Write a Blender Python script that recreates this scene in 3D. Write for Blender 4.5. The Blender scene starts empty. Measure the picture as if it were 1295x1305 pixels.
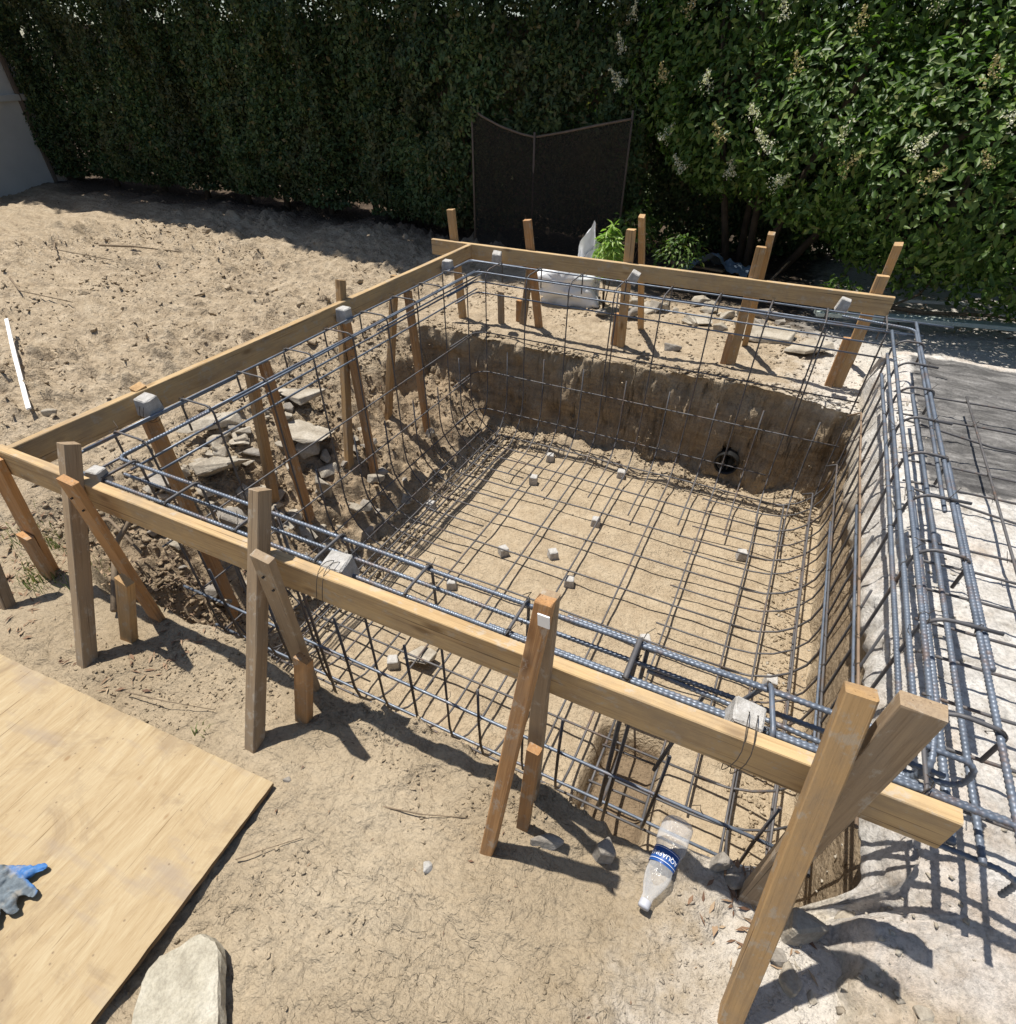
import bpy, bmesh, math, random
import numpy as np
from mathutils import Vector, Matrix, Quaternion

S = bpy.context.scene
COL = S.collection
PI = math.pi

# ------------------------------------------------------------------ camera, sky, sun, exposure
cam_d = bpy.data.cameras.new('camera')
cam = bpy.data.objects.new('camera', cam_d); COL.objects.link(cam)
cam.location = (2.001, -0.943, 1.0738)
cam.rotation_euler = (math.radians(49.048), math.radians(-0.425), math.radians(25.887))
cam_d.sensor_fit = 'HORIZONTAL'; cam_d.sensor_width = 36.0
cam_d.lens = 710.7/1295*36.0
cam_d.shift_y = 44.07/1295
cam_d.clip_start = .02; cam_d.clip_end = 400
S.camera = cam

SUN_DIR = Vector((.33, -.11, -1.0)).normalized()          # the way the light travels
SUN_EL = math.asin(-SUN_DIR.z); SUN_AZ = math.atan2(-SUN_DIR.x, -SUN_DIR.y)
w = bpy.data.worlds.new('World'); S.world = w; w.use_nodes = True
nt = w.node_tree
sky = nt.nodes.new('ShaderNodeTexSky'); sky.sky_type = 'NISHITA'; sky.sun_disc = False
sky.sun_elevation = SUN_EL; sky.sun_rotation = SUN_AZ
bg = nt.nodes['Background']; bg.inputs['Strength'].default_value = .085
nt.links.new(sky.outputs[0], bg.inputs['Color'])
sun_d = bpy.data.lights.new('sun', 'SUN'); sun_d.energy = 5.0; sun_d.angle = math.radians(.53); sun_d.color = (1.0, .955, .88)
sun = bpy.data.objects.new('sun', sun_d); COL.objects.link(sun)
sun.rotation_euler = SUN_DIR.to_track_quat('-Z', 'Y').to_euler(); sun.location = (-2, 1, 8)
S.view_settings.view_transform = 'Standard'; S.view_settings.look = 'None'
S.view_settings.exposure = 0.36; S.view_settings.gamma = 1.0
S.render.engine = 'CYCLES'
S.cycles.max_bounces = 6; S.cycles.transparent_max_bounces = 10

# ------------------------------------------------------------------ numpy noise
def _hash(ix, iy, iz, seed):
    h = (ix.astype(np.int64)*374761393 + iy.astype(np.int64)*668265263 + iz.astype(np.int64)*2147483647 + seed*1274126177) & 0xffffffff
    h = ((h ^ (h >> 13))*1274126177) & 0xffffffff
    h = ((h ^ (h >> 16))*2246822519) & 0xffffffff
    return ((h ^ (h >> 15)) & 0xffffff)/float(0xffffff)*2-1
def vnoise(x, y, z=0.0, seed=0):
    x = np.asarray(x, float); y = np.asarray(y, float)+0*x; z = np.asarray(z, float)+0*x
    x0 = np.floor(x); y0 = np.floor(y); z0 = np.floor(z)
    fx, fy, fz = x-x0, y-y0, z-z0
    fx = fx*fx*(3-2*fx); fy = fy*fy*(3-2*fy); fz = fz*fz*(3-2*fz)
    r = 0
    for dx in (0, 1):
        for dy in (0, 1):
            for dz in (0, 1):
                ww = (fx if dx else 1-fx)*(fy if dy else 1-fy)*(fz if dz else 1-fz)
                r = r + ww*_hash(x0+dx, y0+dy, z0+dz, seed)
    return r
def fbm(x, y, z=0.0, oct=4, seed=0, gain=.5):
    a, r, f = 1.0, 0, 1.0
    for o in range(oct):
        r = r + a*vnoise(np.asarray(x)*f, np.asarray(y)*f, np.asarray(z)*f, seed+o*17); a *= gain; f *= 2.03
    return r
def sst(a, b, x):
    t = np.clip((x-a)/(b-a), 0, 1); return t*t*(3-2*t)

def ground_height(x, y):
    x = np.asarray(x, float); y = np.asarray(y, float)
    n1 = fbm(x*1.1, y*1.1, 0, 3, 1); n2 = fbm(x*6, y*6, 0, 4, 2); n3 = fbm(x*23, y*23, 0, 3, 3)
    g = -.52 + .025*n1
    yard = sst(-.5, -1.3, x)*sst(-.6, .2, y)          # dug-over yard on the left
    lump = np.clip(fbm(x*9, y*9, 0, 4, 14, .6), 0, 1)**1.3; lump2 = np.clip(fbm(x*26, y*26, 0, 2, 15), 0, 1)
    g = g + yard*(.04+.05*fbm(x*1.7, y*1.7, 0, 3, 8)+.020*n2+.012*n3+.070*lump*sst(-.3, .5, fbm(x*.9, y*.9, 0, 2, 16))+.032*lump2)
    g = g + (1-yard)*(.009*n2+.004*n3+.006*np.abs(fbm(x*4+.7*y, y*11, 0, 3, 18)))
    g = g + .03*np.exp(-((y+.20)/.13)**2)*sst(.3, .8, x)*(1-sst(2.3, 2.5, x))*(1+.9*n2)   # loose spoil along the near rim
    mp = .15+.85*sst(-.05, .55, fbm(x*4.2, y*4.2, 0, 3, 19))
    g = g + (1-yard)*mp*(.0045*fbm(x*36, y*36, 0, 2, 20)+.0040*(.5-np.abs(fbm(x*52, y*52, 0, 2, 22))))
    e = .035*fbm(x*3, y*3, 0, 5, 5, .6)
    far = 1-sst(2.755, 2.815, y+e)
    near = sst(-.21, -.10, y+1.2*e)
    right = 1-sst(2.615, 2.68, x+.3*e)
    t = np.clip((x+.92+3*e)/1.10, 0, 1)
    left = np.where(t < .28, t*.55, .154+(t-.28)*(.846/.72))
    left = left + .035*np.sin(np.clip(left, 0, 1)*np.pi)*n2
    left = np.clip(left, 0, 1)
    lc = np.clip((x+.62)/.12, 0, 1); wf = sst(2.0, 2.45, y)    # cut face in the far left corner
    left = left*(1-wf) + np.maximum(left, .55*lc)*wf
    pit = far*near*right*left
    floor = -1.222 + .014*fbm(x*2.2, y*2.2, 0, 3, 9) + .005*n2 + .0015*n3
    floor = floor + .09*sst(.28, .0, 2.755-y)*(.6+.6*fbm(x*5, y*5, 0, 3, 12))*sst(.0, .3, x)
    tr = sst(1.78, 1.86, x)*(1-sst(2.05, 2.13, x))*sst(.06, .1, y)*(1-sst(.48, .58, y))
    floor = floor - .14*tr
    z = g + (floor-g)*pit
    rub = pit*(1-pit)*4*sst(.9, .2, x)
    z = z + rub*(.02*n2+.02*n3+.035*lump+.03*lump2)
    return z
def gz(x, y): return float(ground_height(np.array([x]), np.array([y]))[0])

# ------------------------------------------------------------------ materials
def mat(name, rough=.8, metal=0.0, spec=.3):
    m = bpy.data.materials.new(name); m.use_nodes = True
    b = m.node_tree.nodes['Principled BSDF']
    b.inputs['Roughness'].default_value = rough; b.inputs['Metallic'].default_value = metal
    b.inputs['Specular IOR Level'].default_value = spec
    return m, m.node_tree, b
class N:
    """small node helper"""
    def __init__(s, t): s.t = t
    def new(s, k, **kw):
        n = s.t.nodes.new(k)
        for a, v in kw.items():
            if a == 'inp':
                for i, x in v.items(): n.inputs[i].default_value = x
            else: setattr(n, a, v)
        return n
    def l(s, a, b): s.t.links.new(a, b)
    def noise(s, vec, scale, detail=5, rough=.55, dist=0.0):
        n = s.new('ShaderNodeTexNoise', inp={'Scale': scale, 'Detail': detail, 'Roughness': rough, 'Distortion': dist})
        s.l(vec, n.inputs['Vector']); return n.outputs['Fac']
    def ramp(s, fac, stops):
        r = s.new('ShaderNodeValToRGB'); e = r.color_ramp.elements
        while len(e) < len(stops): e.new(.5)
        for i, (p, c) in enumerate(stops):
            e[i].position = p; e[i].color = (c[0], c[1], c[2], 1) if hasattr(c, '__len__') else (c, c, c, 1)
        s.l(fac, r.inputs[0]); return r.outputs[0]
    def mix(s, fac, a, b, mode='MIX'):
        n = s.new('ShaderNodeMix', data_type='RGBA', blend_type=mode)
        for i, x in ((0, fac), (6, a), (7, b)):
            if hasattr(x, 'links') or hasattr(x, 'is_linked'): s.l(x, n.inputs[i])
            elif hasattr(x, '__len__'): n.inputs[i].default_value = (x[0], x[1], x[2], 1)
            else: n.inputs[i].default_value = x
        return n.outputs[2]
    def math(s, op, a, b=0.0, c=None, clamp=False):
        n = s.new('ShaderNodeMath', operation=op, use_clamp=clamp)
        for i, x in enumerate((a, b, c)):
            if x is None: continue
            if hasattr(x, 'is_linked'): s.l(x, n.inputs[i])
            else: n.inputs[i].default_value = x
        return n.outputs[0]
    def mapr(s, v, a, b, c=0.0, d=1.0):
        n = s.new('ShaderNodeMapRange', interpolation_type='SMOOTHSTEP')
        s.l(v, n.inputs[0])
        for i, x in ((1, a), (2, b), (3, c), (4, d)): n.inputs[i].default_value = x
        return n.outputs[0]
    def bump(s, h, strength, dist, normal=None):
        n = s.new('ShaderNodeBump', inp={'Strength': strength, 'Distance': dist})
        s.l(h, n.inputs['Height'])
        if normal: s.l(normal, n.inputs['Normal'])
        return n.outputs[0]
    def mapping(s, vec, scale=(1, 1, 1), loc=(0, 0, 0), rot=(0, 0, 0)):
        n = s.new('ShaderNodeMapping', inp={'Scale': scale, 'Location': loc, 'Rotation': rot}); s.l(vec, n.inputs[0]); return n.outputs[0]
def pos_out(n): return n.new('ShaderNodeNewGeometry').outputs['Position']
def obj_out(n): return n.new('ShaderNodeTexCoord').outputs['Object']

def make_dirt(nm='dirt', islands=False):
    m, t, b = mat(nm, 1.0, 0, .1); n = N(t); p = pos_out(n)
    sx = n.new('ShaderNodeSeparateXYZ'); n.l(p, sx.inputs[0])
    big = n.noise(p, 1.7, 6, .6); mid = n.noise(p, 9, 8, .65); fine = n.noise(p, 95, 8, .8)
    near = n.ramp(big, [(.3, (.285, .222, .145)), (.55, (.375, .302, .208)), (.75, (.455, .378, .272))])
    yard = n.ramp(mid, [(.25, (.26, .20, .135)), (.5, (.385, .308, .215)), (.72, (.485, .40, .29))])
    pit = n.ramp(mid, [(.25, (.32, .245, .16)), (.55, (.415, .332, .227)), (.8, (.48, .398, .285))])
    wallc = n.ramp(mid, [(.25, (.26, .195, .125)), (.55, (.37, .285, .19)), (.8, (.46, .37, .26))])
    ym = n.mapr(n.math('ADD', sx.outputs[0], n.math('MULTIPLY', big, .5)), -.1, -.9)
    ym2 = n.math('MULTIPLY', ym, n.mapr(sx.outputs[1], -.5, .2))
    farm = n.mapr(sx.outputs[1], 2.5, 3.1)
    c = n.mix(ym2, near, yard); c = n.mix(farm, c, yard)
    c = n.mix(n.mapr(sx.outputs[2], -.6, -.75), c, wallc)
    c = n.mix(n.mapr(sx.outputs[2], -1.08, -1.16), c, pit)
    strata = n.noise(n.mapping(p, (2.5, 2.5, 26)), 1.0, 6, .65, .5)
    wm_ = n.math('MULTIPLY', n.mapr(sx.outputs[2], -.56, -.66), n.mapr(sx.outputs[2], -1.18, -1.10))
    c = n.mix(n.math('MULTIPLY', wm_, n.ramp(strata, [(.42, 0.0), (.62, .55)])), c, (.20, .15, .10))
    # shade in the drain trench painted darker; dark leaf mould under the hedge
    c = n.mix(n.mapr(sx.outputs[2], -1.255, -1.31), c, (.21, .155, .10))
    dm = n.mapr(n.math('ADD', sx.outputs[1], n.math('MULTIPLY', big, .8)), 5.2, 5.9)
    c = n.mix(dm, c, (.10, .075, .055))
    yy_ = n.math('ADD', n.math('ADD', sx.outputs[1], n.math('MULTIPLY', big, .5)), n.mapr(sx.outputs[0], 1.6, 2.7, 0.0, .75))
    c = n.mix(n.math('MULTIPLY', n.mapr(yy_, 4.55, 4.85), n.mapr(sx.outputs[0], .3, 1.0)), c, (.065, .05, .038))  # bush's cast shadow deepened in the colour, on top of dark mulch soil
    # pale plaster dust near the slab
    dust = n.math('MULTIPLY', n.mapr(n.math('ADD', sx.outputs[0], n.math('MULTIPLY', mid, .7)), 2.35, 2.85), n.mapr(sx.outputs[2], -.62, -.55))
    c = n.mix(n.math('MULTIPLY', dust, .8), c, (.60, .56, .50))
    spk = n.ramp(fine, [(.34, .62), (.46, .97), (.64, 1.14)])
    c = n.mix(1.0, c, spk, 'MULTIPLY')
    if islands: c = n.mix(1.0, c, n.ramp(n.new('ShaderNodeNewGeometry').outputs['Random Per Island'], [(0, .90), (1, 1.12)]), 'MULTIPLY')
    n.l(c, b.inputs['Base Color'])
    h1 = n.noise(p, 14, 12, .72, .6); h2 = n.noise(p, 120, 8, .8)
    v = n.new('ShaderNodeTexVoronoi', feature='DISTANCE_TO_EDGE', inp={'Scale': 16.0}); n.l(n.mapping(p), v.inputs['Vector'])
    sc = n.noise(n.mapping(p, (7, 34, 7), rot=(0, 0, .95)), 1.0, 6, .6, 1.1)
    h3 = n.noise(p, 34, 4, .55, .6)
    patch = n.ramp(n.noise(p, 4.5, 6, .65, .5), [(.36, .18), (.60, 1.0)])
    rough_ = n.math('ADD', n.math('MULTIPLY', patch, 1.0), n.math('MULTIPLY', ym2, .8), clamp=True)
    vor = n.new('ShaderNodeTexVoronoi', feature='DISTANCE_TO_EDGE', inp={'Scale': 21.0})
    wv = n.new('ShaderNodeVectorMath', operation='ADD'); n.l(p, wv.inputs[0])
    cn_ = n.new('ShaderNodeTexNoise', inp={'Scale': 9.0, 'Detail': 4.0}); n.l(p, cn_.inputs['Vector'])
    sv = n.new('ShaderNodeVectorMath', operation='SCALE'); n.l(cn_.outputs['Color'], sv.inputs[0]); sv.inputs['Scale'].default_value = .16
    n.l(sv.outputs[0], wv.inputs[1]); n.l(wv.outputs[0], vor.inputs['Vector'])
    crack = n.ramp(vor.outputs['Distance'], [(.0, 0.0), (.055, 1.0)])
    cm_ = n.math('MULTIPLY', n.ramp(n.noise(p, 2.6, 4, .6), [(.50, 0.0), (.60, 1.0)]), 1.0)
    crk = n.math('SUBTRACT', 1.0, n.math('MULTIPLY', n.math('SUBTRACT', 1.0, crack), cm_))
    nb = n.bump(h1, .6, .022); nb = n.bump(sc, .5, .016, nb); nb = n.bump(crk, .6, .005, nb)
    nb = n.bump(n.math('MULTIPLY', h3, rough_), .8, .030, nb); nb = n.bump(h2, .45, .005, nb)
    n.l(nb, b.inputs['Normal']); return m
def make_concrete(name, c0, c1, c2, sc=1.0, bs=.5):
    m, t, b = mat(name, .92, 0, .2); n = N(t); p = obj_out(n)
    a = n.noise(p, 7*sc, 9, .65); f = n.noise(p, 90*sc, 6, .7)
    c = n.ramp(a, [(.28, c0), (.5, c1), (.72, c2)])
    c = n.mix(1.0, c, n.ramp(f, [(.35, .75), (.6, 1.04)]), 'MULTIPLY')
    n.l(c, b.inputs['Base Color'])
    nb = n.bump(n.noise(p, 22*sc, 10, .7), bs, .015); nb = n.bump(f, .35, .003, nb)
    n.l(nb, b.inputs['Normal']); return m
def make_slab():
    m, t, b = mat('slab_concrete', .85, 0, .25); n = N(t); p = pos_out(n)
    sx = n.new('ShaderNodeSeparateXYZ'); n.l(p, sx.inputs[0])
    big = n.noise(p, 2.3, 7, .65, .4); mid = n.noise(p, 11, 10, .7); fine = n.noise(p, 75, 6, .75)
    white = n.ramp(mid, [(.30, (.36, .32, .27)), (.44, (.56, .525, .475)), (.62, (.70, .67, .625))])
    tan = n.ramp(mid, [(.34, (.32, .27, .20)), (.48, (.47, .405, .31)), (.64, (.58, .51, .41))])
    streak = n.noise(n.mapping(p, (3, 9, 3), rot=(0, 0, .5)), 1.6, 8, .7, .6)
    grey = n.ramp(streak, [(.3, (.060, .057, .056)), (.46, (.125, .12, .115)), (.58, (.22, .21, .20)), (.72, (.36, .35, .33))])
    gm = n.math('MULTIPLY', n.mapr(n.math('ADD', sx.outputs[1], n.math('MULTIPLY', n.math('SUBTRACT', mid, .5), .35)), 1.62, 1.70),
                n.mapr(n.math('ADD', sx.outputs[0], n.math('MULTIPLY', n.math('SUBTRACT', mid, .5), .12)), 2.76, 2.785))
    gm = n.math('MULTIPLY', gm, n.mapr(n.math('ADD', sx.outputs[1], n.math('MULTIPLY', n.math('SUBTRACT', big, .5), .2)), 3.27, 3.22))
    tm = n.mapr(n.math('ADD', sx.outputs[1], n.math('MULTIPLY', n.math('SUBTRACT', big, .5), .5)), -.20, -.30)
    c = n.mix(tm, white, tan); c = n.mix(gm, c, grey)
    stain = n.math('MULTIPLY', n.ramp(big, [(.5, 0.0), (.68, .55)]), n.math('SUBTRACT', 1.0, gm))
    c = n.mix(stain, c, (.50, .36, .24))
    c = n.mix(n.math('MULTIPLY', n.mapr(n.math('ADD', sx.outputs[2], n.math('MULTIPLY', n.math('SUBTRACT', mid, .5), .25)), -.47, -.62), n.mapr(sx.outputs[1], -.2, -.1)), c, (.42, .33, .23))
    c = n.mix(n.mapr(n.math('ADD', sx.outputs[2], n.math('MULTIPLY', n.math('SUBTRACT', mid, .5), .2)), -.46, -.54), c, n.mix(n.mapr(sx.outputs[1], -.16, -.10), (.62, .56, .47), (.60, .53, .43)))
    c = n.mix(1.0, c, n.ramp(fine, [(.33, .62), (.55, 1.05)]), 'MULTIPLY')
    n.l(c, b.inputs['Base Color'])
    nb = n.bump(n.noise(p, 20, 12, .75, .5), .6, .024); nb = n.bump(fine, .7, .010, nb)
    n.l(nb, b.inputs['Normal'])
    n.l(n.math('SUBTRACT', .9, n.math('MULTIPLY', gm, .35)), b.inputs['Roughness']); return m
def make_wood(name, dark, light, grey=0.0):
    m, t, b = mat(name, .75, 0, .25); n = N(t); o = obj_out(n)
    oi = n.new('ShaderNodeObjectInfo')
    off = n.new('ShaderNodeVectorMath', operation='MULTIPLY_ADD'); n.l(o, off.inputs[0]); off.inputs[1].default_value = (1, 1, 1)
    cmb = n.new('ShaderNodeCombineXYZ'); n.l(n.math('MULTIPLY', oi.outputs['Random'], 37.0), cmb.inputs[0]); n.l(cmb.outputs[0], off.inputs[2])
    p = off.outputs[0]
    grain = n.noise(n.mapping(p, (3.0, 105, 105)), 1.0, 9, .72, 1.4)
    wide = n.noise(n.mapping(p, (1.6, 9, 9)), 1.0, 5, .55, .8)
    c = n.ramp(n.math('ADD', n.math('MULTIPLY', grain, .62), n.math('MULTIPLY', wide, .38)), [(.36, dark), (.52, light), (.75, tuple(min(1, x*1.18) for x in light))])
    v = n.new('ShaderNodeTexVoronoi', inp={'Scale': 1.0, 'Randomness': 1.0}); n.l(n.mapping(p, (4.0, 11, 11)), v.inputs['Vector'])
    knot = n.ramp(v.outputs['Distance'], [(.06, 1.0), (.17, 0.0)])
    c = n.mix(n.math('MULTIPLY', knot, .75), c, (dark[0]*.5, dark[1]*.45, dark[2]*.4))
    dirtm = n.ramp(n.noise(n.mapping(p, (5, 9, 9)), 1.0, 8, .7), [(.46, 0.0), (.68, .6)])
    c = n.mix(dirtm, c, (.25, .195, .14))
    spl = n.ramp(n.noise(n.mapping(p, (22, 30, 30)), 1.0, 6, .7), [(.56, 0.0), (.63, .55)])
    c = n.mix(spl, c, (.42, .37, .30))
    chk = n.ramp(n.noise(n.mapping(p, (1.4, 150, 150)), 1.0, 3, .5, .3), [(.30, 1.0), (.345, 0.0)])
    c = n.mix(n.math('MULTIPLY', chk, .8), c, (.07, .045, .025))
    hs = n.new('ShaderNodeHueSaturation'); n.l(c, hs.inputs['Color'])
    n.l(n.math('ADD', .84, n.math('MULTIPLY', oi.outputs['Random'], .3)), hs.inputs['Value']); hs.inputs['Saturation'].default_value = 1.0-grey
    n.l(hs.outputs[0], b.inputs['Base Color'])
    n.l(n.bump(grain, .5, .003), b.inputs['Normal']); return m
def make_ply():
    m, t, b = mat('plywood', .7, 0, .25); n = N(t); o = obj_out(n)
    grain = n.noise(n.mapping(o, (150, 9, 30), rot=(0, 0, .10)), 1.0, 10, .72, 1.8)
    cath = n.noise(n.mapping(o, (17, 3.0, 6), rot=(0, 0, .10)), 1.0, 7, .68, 2.2)
    c = n.ramp(n.math('ADD', n.math('MULTIPLY', grain, .5), n.math('MULTIPLY', cath, .5)), [(.30, (.25, .17, .085)), (.46, (.365, .27, .15)), (.62, (.44, .35, .215))])
    v = n.new('ShaderNodeTexVoronoi', inp={'Scale': 1.0}); n.l(n.mapping(o, (9.5, 6.0, 1)), v.inputs['Vector'])
    knot = n.ramp(v.outputs['Distance'], [(.035, 1.0), (.085, 0.0)])
    c = n.mix(n.math('MULTIPLY', knot, .75), c, (.23, .135, .06))
    st = n.noise(o, 5.0, 8, .7, .8)
    c = n.mix(n.ramp(st, [(.51, 0.0), (.64, .6)]), c, (.23, .165, .10))
    st2 = n.noise(n.mapping(o, (2.4, 9, 1), rot=(0, 0, .7), loc=(3.1, 1, 0)), 1.0, 6, .6)
    c = n.mix(n.ramp(st2, [(.54, 0.0), (.66, .6)]), c, (.27, .215, .165))
    chk = n.ramp(n.noise(n.mapping(o, (170, 4.5, 30), rot=(0, 0, .10), loc=(5, 2, 0)), 1.0, 3, .5, .5), [(.29, 1.0), (.345, 0.0)])
    c = n.mix(n.math('MULTIPLY', chk, .7), c, (.15, .095, .045))
    sp = n.new('ShaderNodeTexVoronoi', inp={'Scale': 26.0}); n.l(o, sp.inputs['Vector'])
    c = n.mix(n.ramp(sp.outputs['Distance'], [(.05, .8), (.10, 0.0)]), c, (.20, .14, .085))
    n.l(c, b.inputs['Base Color']); n.l(n.bump(grain, .35, .003), b.inputs['Normal']); return m
def make_steel(name, c0, c1, rough=.5, metal=.6, rust=0.0):
    m, t, b = mat(name, rough, metal, .5); n = N(t); p = pos_out(n)
    a = n.noise(p, 9, 8, .75)
    n.l(n.ramp(a, [(.25, c0), (.75, c1)]), b.inputs['Base Color'])
    if rust:
        lk = b.inputs['Base Color'].links[0].from_socket
        rs = n.ramp(n.math('ADD', n.math('MULTIPLY', n.noise(p, 5, 6, .7), .6), n.math('MULTIPLY', n.noise(p, 60, 5, .7), .4)), [(.52, 0.0), (.62, rust)])
        n.l(n.mix(rs, lk, (.17, .095, .052)), b.inputs['Base Color'])
    n.l(n.ramp(n.noise(p, 60, 4), [(.3, rough-.1), (.7, rough+.15)]), b.inputs['Roughness']); return m
def make_leaf(name, stops, trans=.25, rough=.45, spec=.4, patch=None):
    m, t, b = mat(name, rough, 0, spec); n = N(t)
    g = n.new('ShaderNodeNewGeometry')
    c = n.ramp(g.outputs['Random Per Island'], stops)
    if patch:
        p = n.new('ShaderNodeNewGeometry').outputs['Position']
        c = n.mix(n.ramp(n.noise(p, 1.9, 5, .65), [(.5, 0.0), (.68, .7)]), c, patch)
        c = n.mix(1.0, c, n.ramp(n.noise(p, 1.1, 3, .5), [(.35, .7), (.65, 1.35)]), 'MULTIPLY')
    n.l(c, b.inputs['Base Color'])
    tr = n.new('ShaderNodeBsdfTranslucent'); n.l(n.mix(1.0, c, (1.0, 1.3, .5), 'MULTIPLY'), tr.inputs[0])
    ms = n.new('ShaderNodeMixShader'); ms.inputs[0].default_value = trans
    out = t.nodes['Material Output']
    n.l(b.outputs[0], ms.inputs[1]); n.l(tr.outputs[0], ms.inputs[2]); n.l(ms.outputs[0], out.inputs[0]); return m
def plain(name, col, rough=.7, metal=0, spec=.3, bump=0, bsc=40, var=.15):
    m, t, b = mat(name, rough, metal, spec); n = N(t); o = obj_out(n)
    a = n.noise(o, bsc*.4, 5, .6)
    n.l(n.ramp(a, [(.3, tuple(x*(1-var) for x in col)), (.7, tuple(min(1, x*(1+var)) for x in col))]), b.inputs['Base Color'])
    if bump: n.l(n.bump(n.noise(o, bsc, 6, .65), bump, .006), b.inputs['Normal'])
    return m

M = {}
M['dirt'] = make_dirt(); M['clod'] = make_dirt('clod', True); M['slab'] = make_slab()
M['concrete'] = make_concrete('broken_concrete', (.25, .21, .16), (.39, .345, .275), (.53, .485, .41))
M['concrete_dark'] = make_concrete('dusty_concrete', (.20, .175, .145), (.30, .27, .23), (.42, .39, .35))
M['spacer'] = make_concrete('spacer_concrete', (.33, .31, .275), (.48, .46, .43), (.61, .60, .575), 4.0, .4)
M['stone'] = make_concrete('flat_stone', (.30, .265, .20), (.46, .42, .33), (.58, .54, .45), 1.6, .6)
M['wood'] = make_wood('new_lumber', (.29, .165, .07), (.46, .29, .135))
M['wood_red'] = make_wood('reddish_lumber', (.26, .125, .05), (.43, .235, .10))
M['wood_pale'] = make_wood('board_lumber', (.34, .22, .105), (.49, .345, .18))
M['wood_old'] = make_wood('weathered_lumber', (.20, .135, .078), (.33, .235, .14), .05)
M['ply'] = make_ply()
M['ply_edge'] = plain('plywood_edge', (.20, .13, .07), .9, bump=.5)
M['steel'] = make_steel('rebar_steel', (.075, .092, .12), (.20, .235, .29), .44, .3, .55)
M['steel_dark'] = make_steel('thin_rebar_steel', (.065, .063, .066), (.135, .13, .132), .6, .2, .6)
M['steel_rust'] = make_steel('rusty_rebar', (.17, .115, .075), (.30, .215, .145), .7, .2)
M['wire'] = make_steel('tie_wire', (.04, .035, .03), (.09, .075, .06), .6, .5)
M['hedge_leaf'] = make_leaf('hedge_leaf', [(0, (.030, .056, .020)), (.5, (.062, .100, .036)), (.85, (.098, .140, .048)), (1, (.17, .13, .06))], .25, .55, .3, (.105, .095, .045))
M['privet_leaf'] = make_leaf('privet_leaf', [(0, (.042, .085, .018)), (.5, (.088, .155, .032)), (.9, (.155, .225, .055)), (1, (.20, .21, .07))], .32, .46, .3)
M['shrub_leaf'] = make_leaf('shrub_leaf', [(0, (.18, .31, .05)), (1, (.38, .49, .13))], .35)
M['weed_leaf'] = make_leaf('weed_leaf', [(0, (.06, .11, .025)), (.6, (.15, .19, .055)), (1, (.32, .28, .14))], .3, .7)
M['dry_leaf'] = make_leaf('dry_leaf', [(0, (.10, .05, .03)), (.5, (.25, .15, .09)), (1, (.42, .31, .2))], .1, .8)
M['dark_leaf'] = make_leaf('dark_litter', [(0, (.035, .022, .014)), (.6, (.10, .065, .04)), (1, (.22, .16, .10))], .05, .85)
M['petal'] = make_leaf('white_blossom', [(0, (.55, .52, .36)), (1, (.80, .78, .66))], .2, .6)
M['petal_old'] = make_leaf('faded_blossom', [(0, (.34, .27, .12)), (1, (.55, .47, .25))], .2, .7)
M['bark'] = plain('bark', (.085, .062, .043), .95, bump=.8, bsc=30, var=.35)
M['twig'] = plain('dry_twig', (.20, .15, .10), .9, bump=.4, var=.3)
M['white_panel'] = plain('white_panel', (.66, .63, .58), .6, var=.06, bsc=6)
M['fence_dark'] = plain('fence_post_wood', (.14, .105, .08), .9, bump=.5)
M['pipe_white'] = plain('white_pvc', (.80, .79, .77), .45, var=.05)
M['pipe_black'] = plain('black_pipe', (.015, .015, .015), .5)
M['sack'] = plain('white_sack', (.78, .79, .80), .6, bump=.5, bsc=18, var=.05)
M['plank'] = plain('pale_green_plank', (.44, .50, .46), .6, var=.12)
M['glove_blue'] = plain('glove_blue', (.055, .20, .52), .6, bump=.5, var=.2)
def make_glove():
    m, t, b = mat('glove_cloth', .75, 0, .25); n = N(t); o = obj_out(n)
    sx = n.new('ShaderNodeSeparateXYZ'); n.l(o, sx.inputs[0])
    k = n.noise(o, 14, 4, .6)
    f = n.mapr(n.math('ADD', sx.outputs[1], n.math('MULTIPLY', n.math('SUBTRACT', k, .5), .07)), .030, .042)
    f2 = n.mapr(n.math('ADD', sx.outputs[1], n.math('MULTIPLY', n.math('SUBTRACT', k, .5), .05)), -.066, -.076)
    c = n.mix(n.math('ADD', f, f2, clamp=True), n.ramp(n.noise(o, 60, 6, .7), [(.3, (.085, .105, .12)), (.7, (.19, .225, .25))]), n.ramp(n.noise(o, 50, 5, .6), [(.3, (.03, .11, .30)), (.7, (.075, .22, .50))]))
    c = n.mix(n.ramp(n.noise(o, 24, 6, .7), [(.52, 0.0), (.68, .6)]), c, (.32, .28, .22))
    n.l(c, b.inputs['Base Color']); n.l(n.bump(n.noise(o, 240, 3, .5), .5, .0015), b.inputs['Normal']); return m
M['glove'] = make_glove()
M['glove_grey'] = plain('glove_grey', (.13, .165, .19), .75, bump=.6, var=.25)
M['label_blue'] = plain('bottle_label', (.02, .085, .30), .4, var=.1)
M['label_white'] = plain('label_print', (.82, .84, .88), .45, var=.02)
M['cap_white'] = plain('bottle_cap', (.46, .47, .51), .4, var=.03)
M['tag_white'] = plain('paper_tag', (.85, .85, .85), .6, var=.03)
M['blue_tarp'] = plain('blue_grey_sheet', (.16, .21, .27), .55, bump=.5, var=.2)

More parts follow.
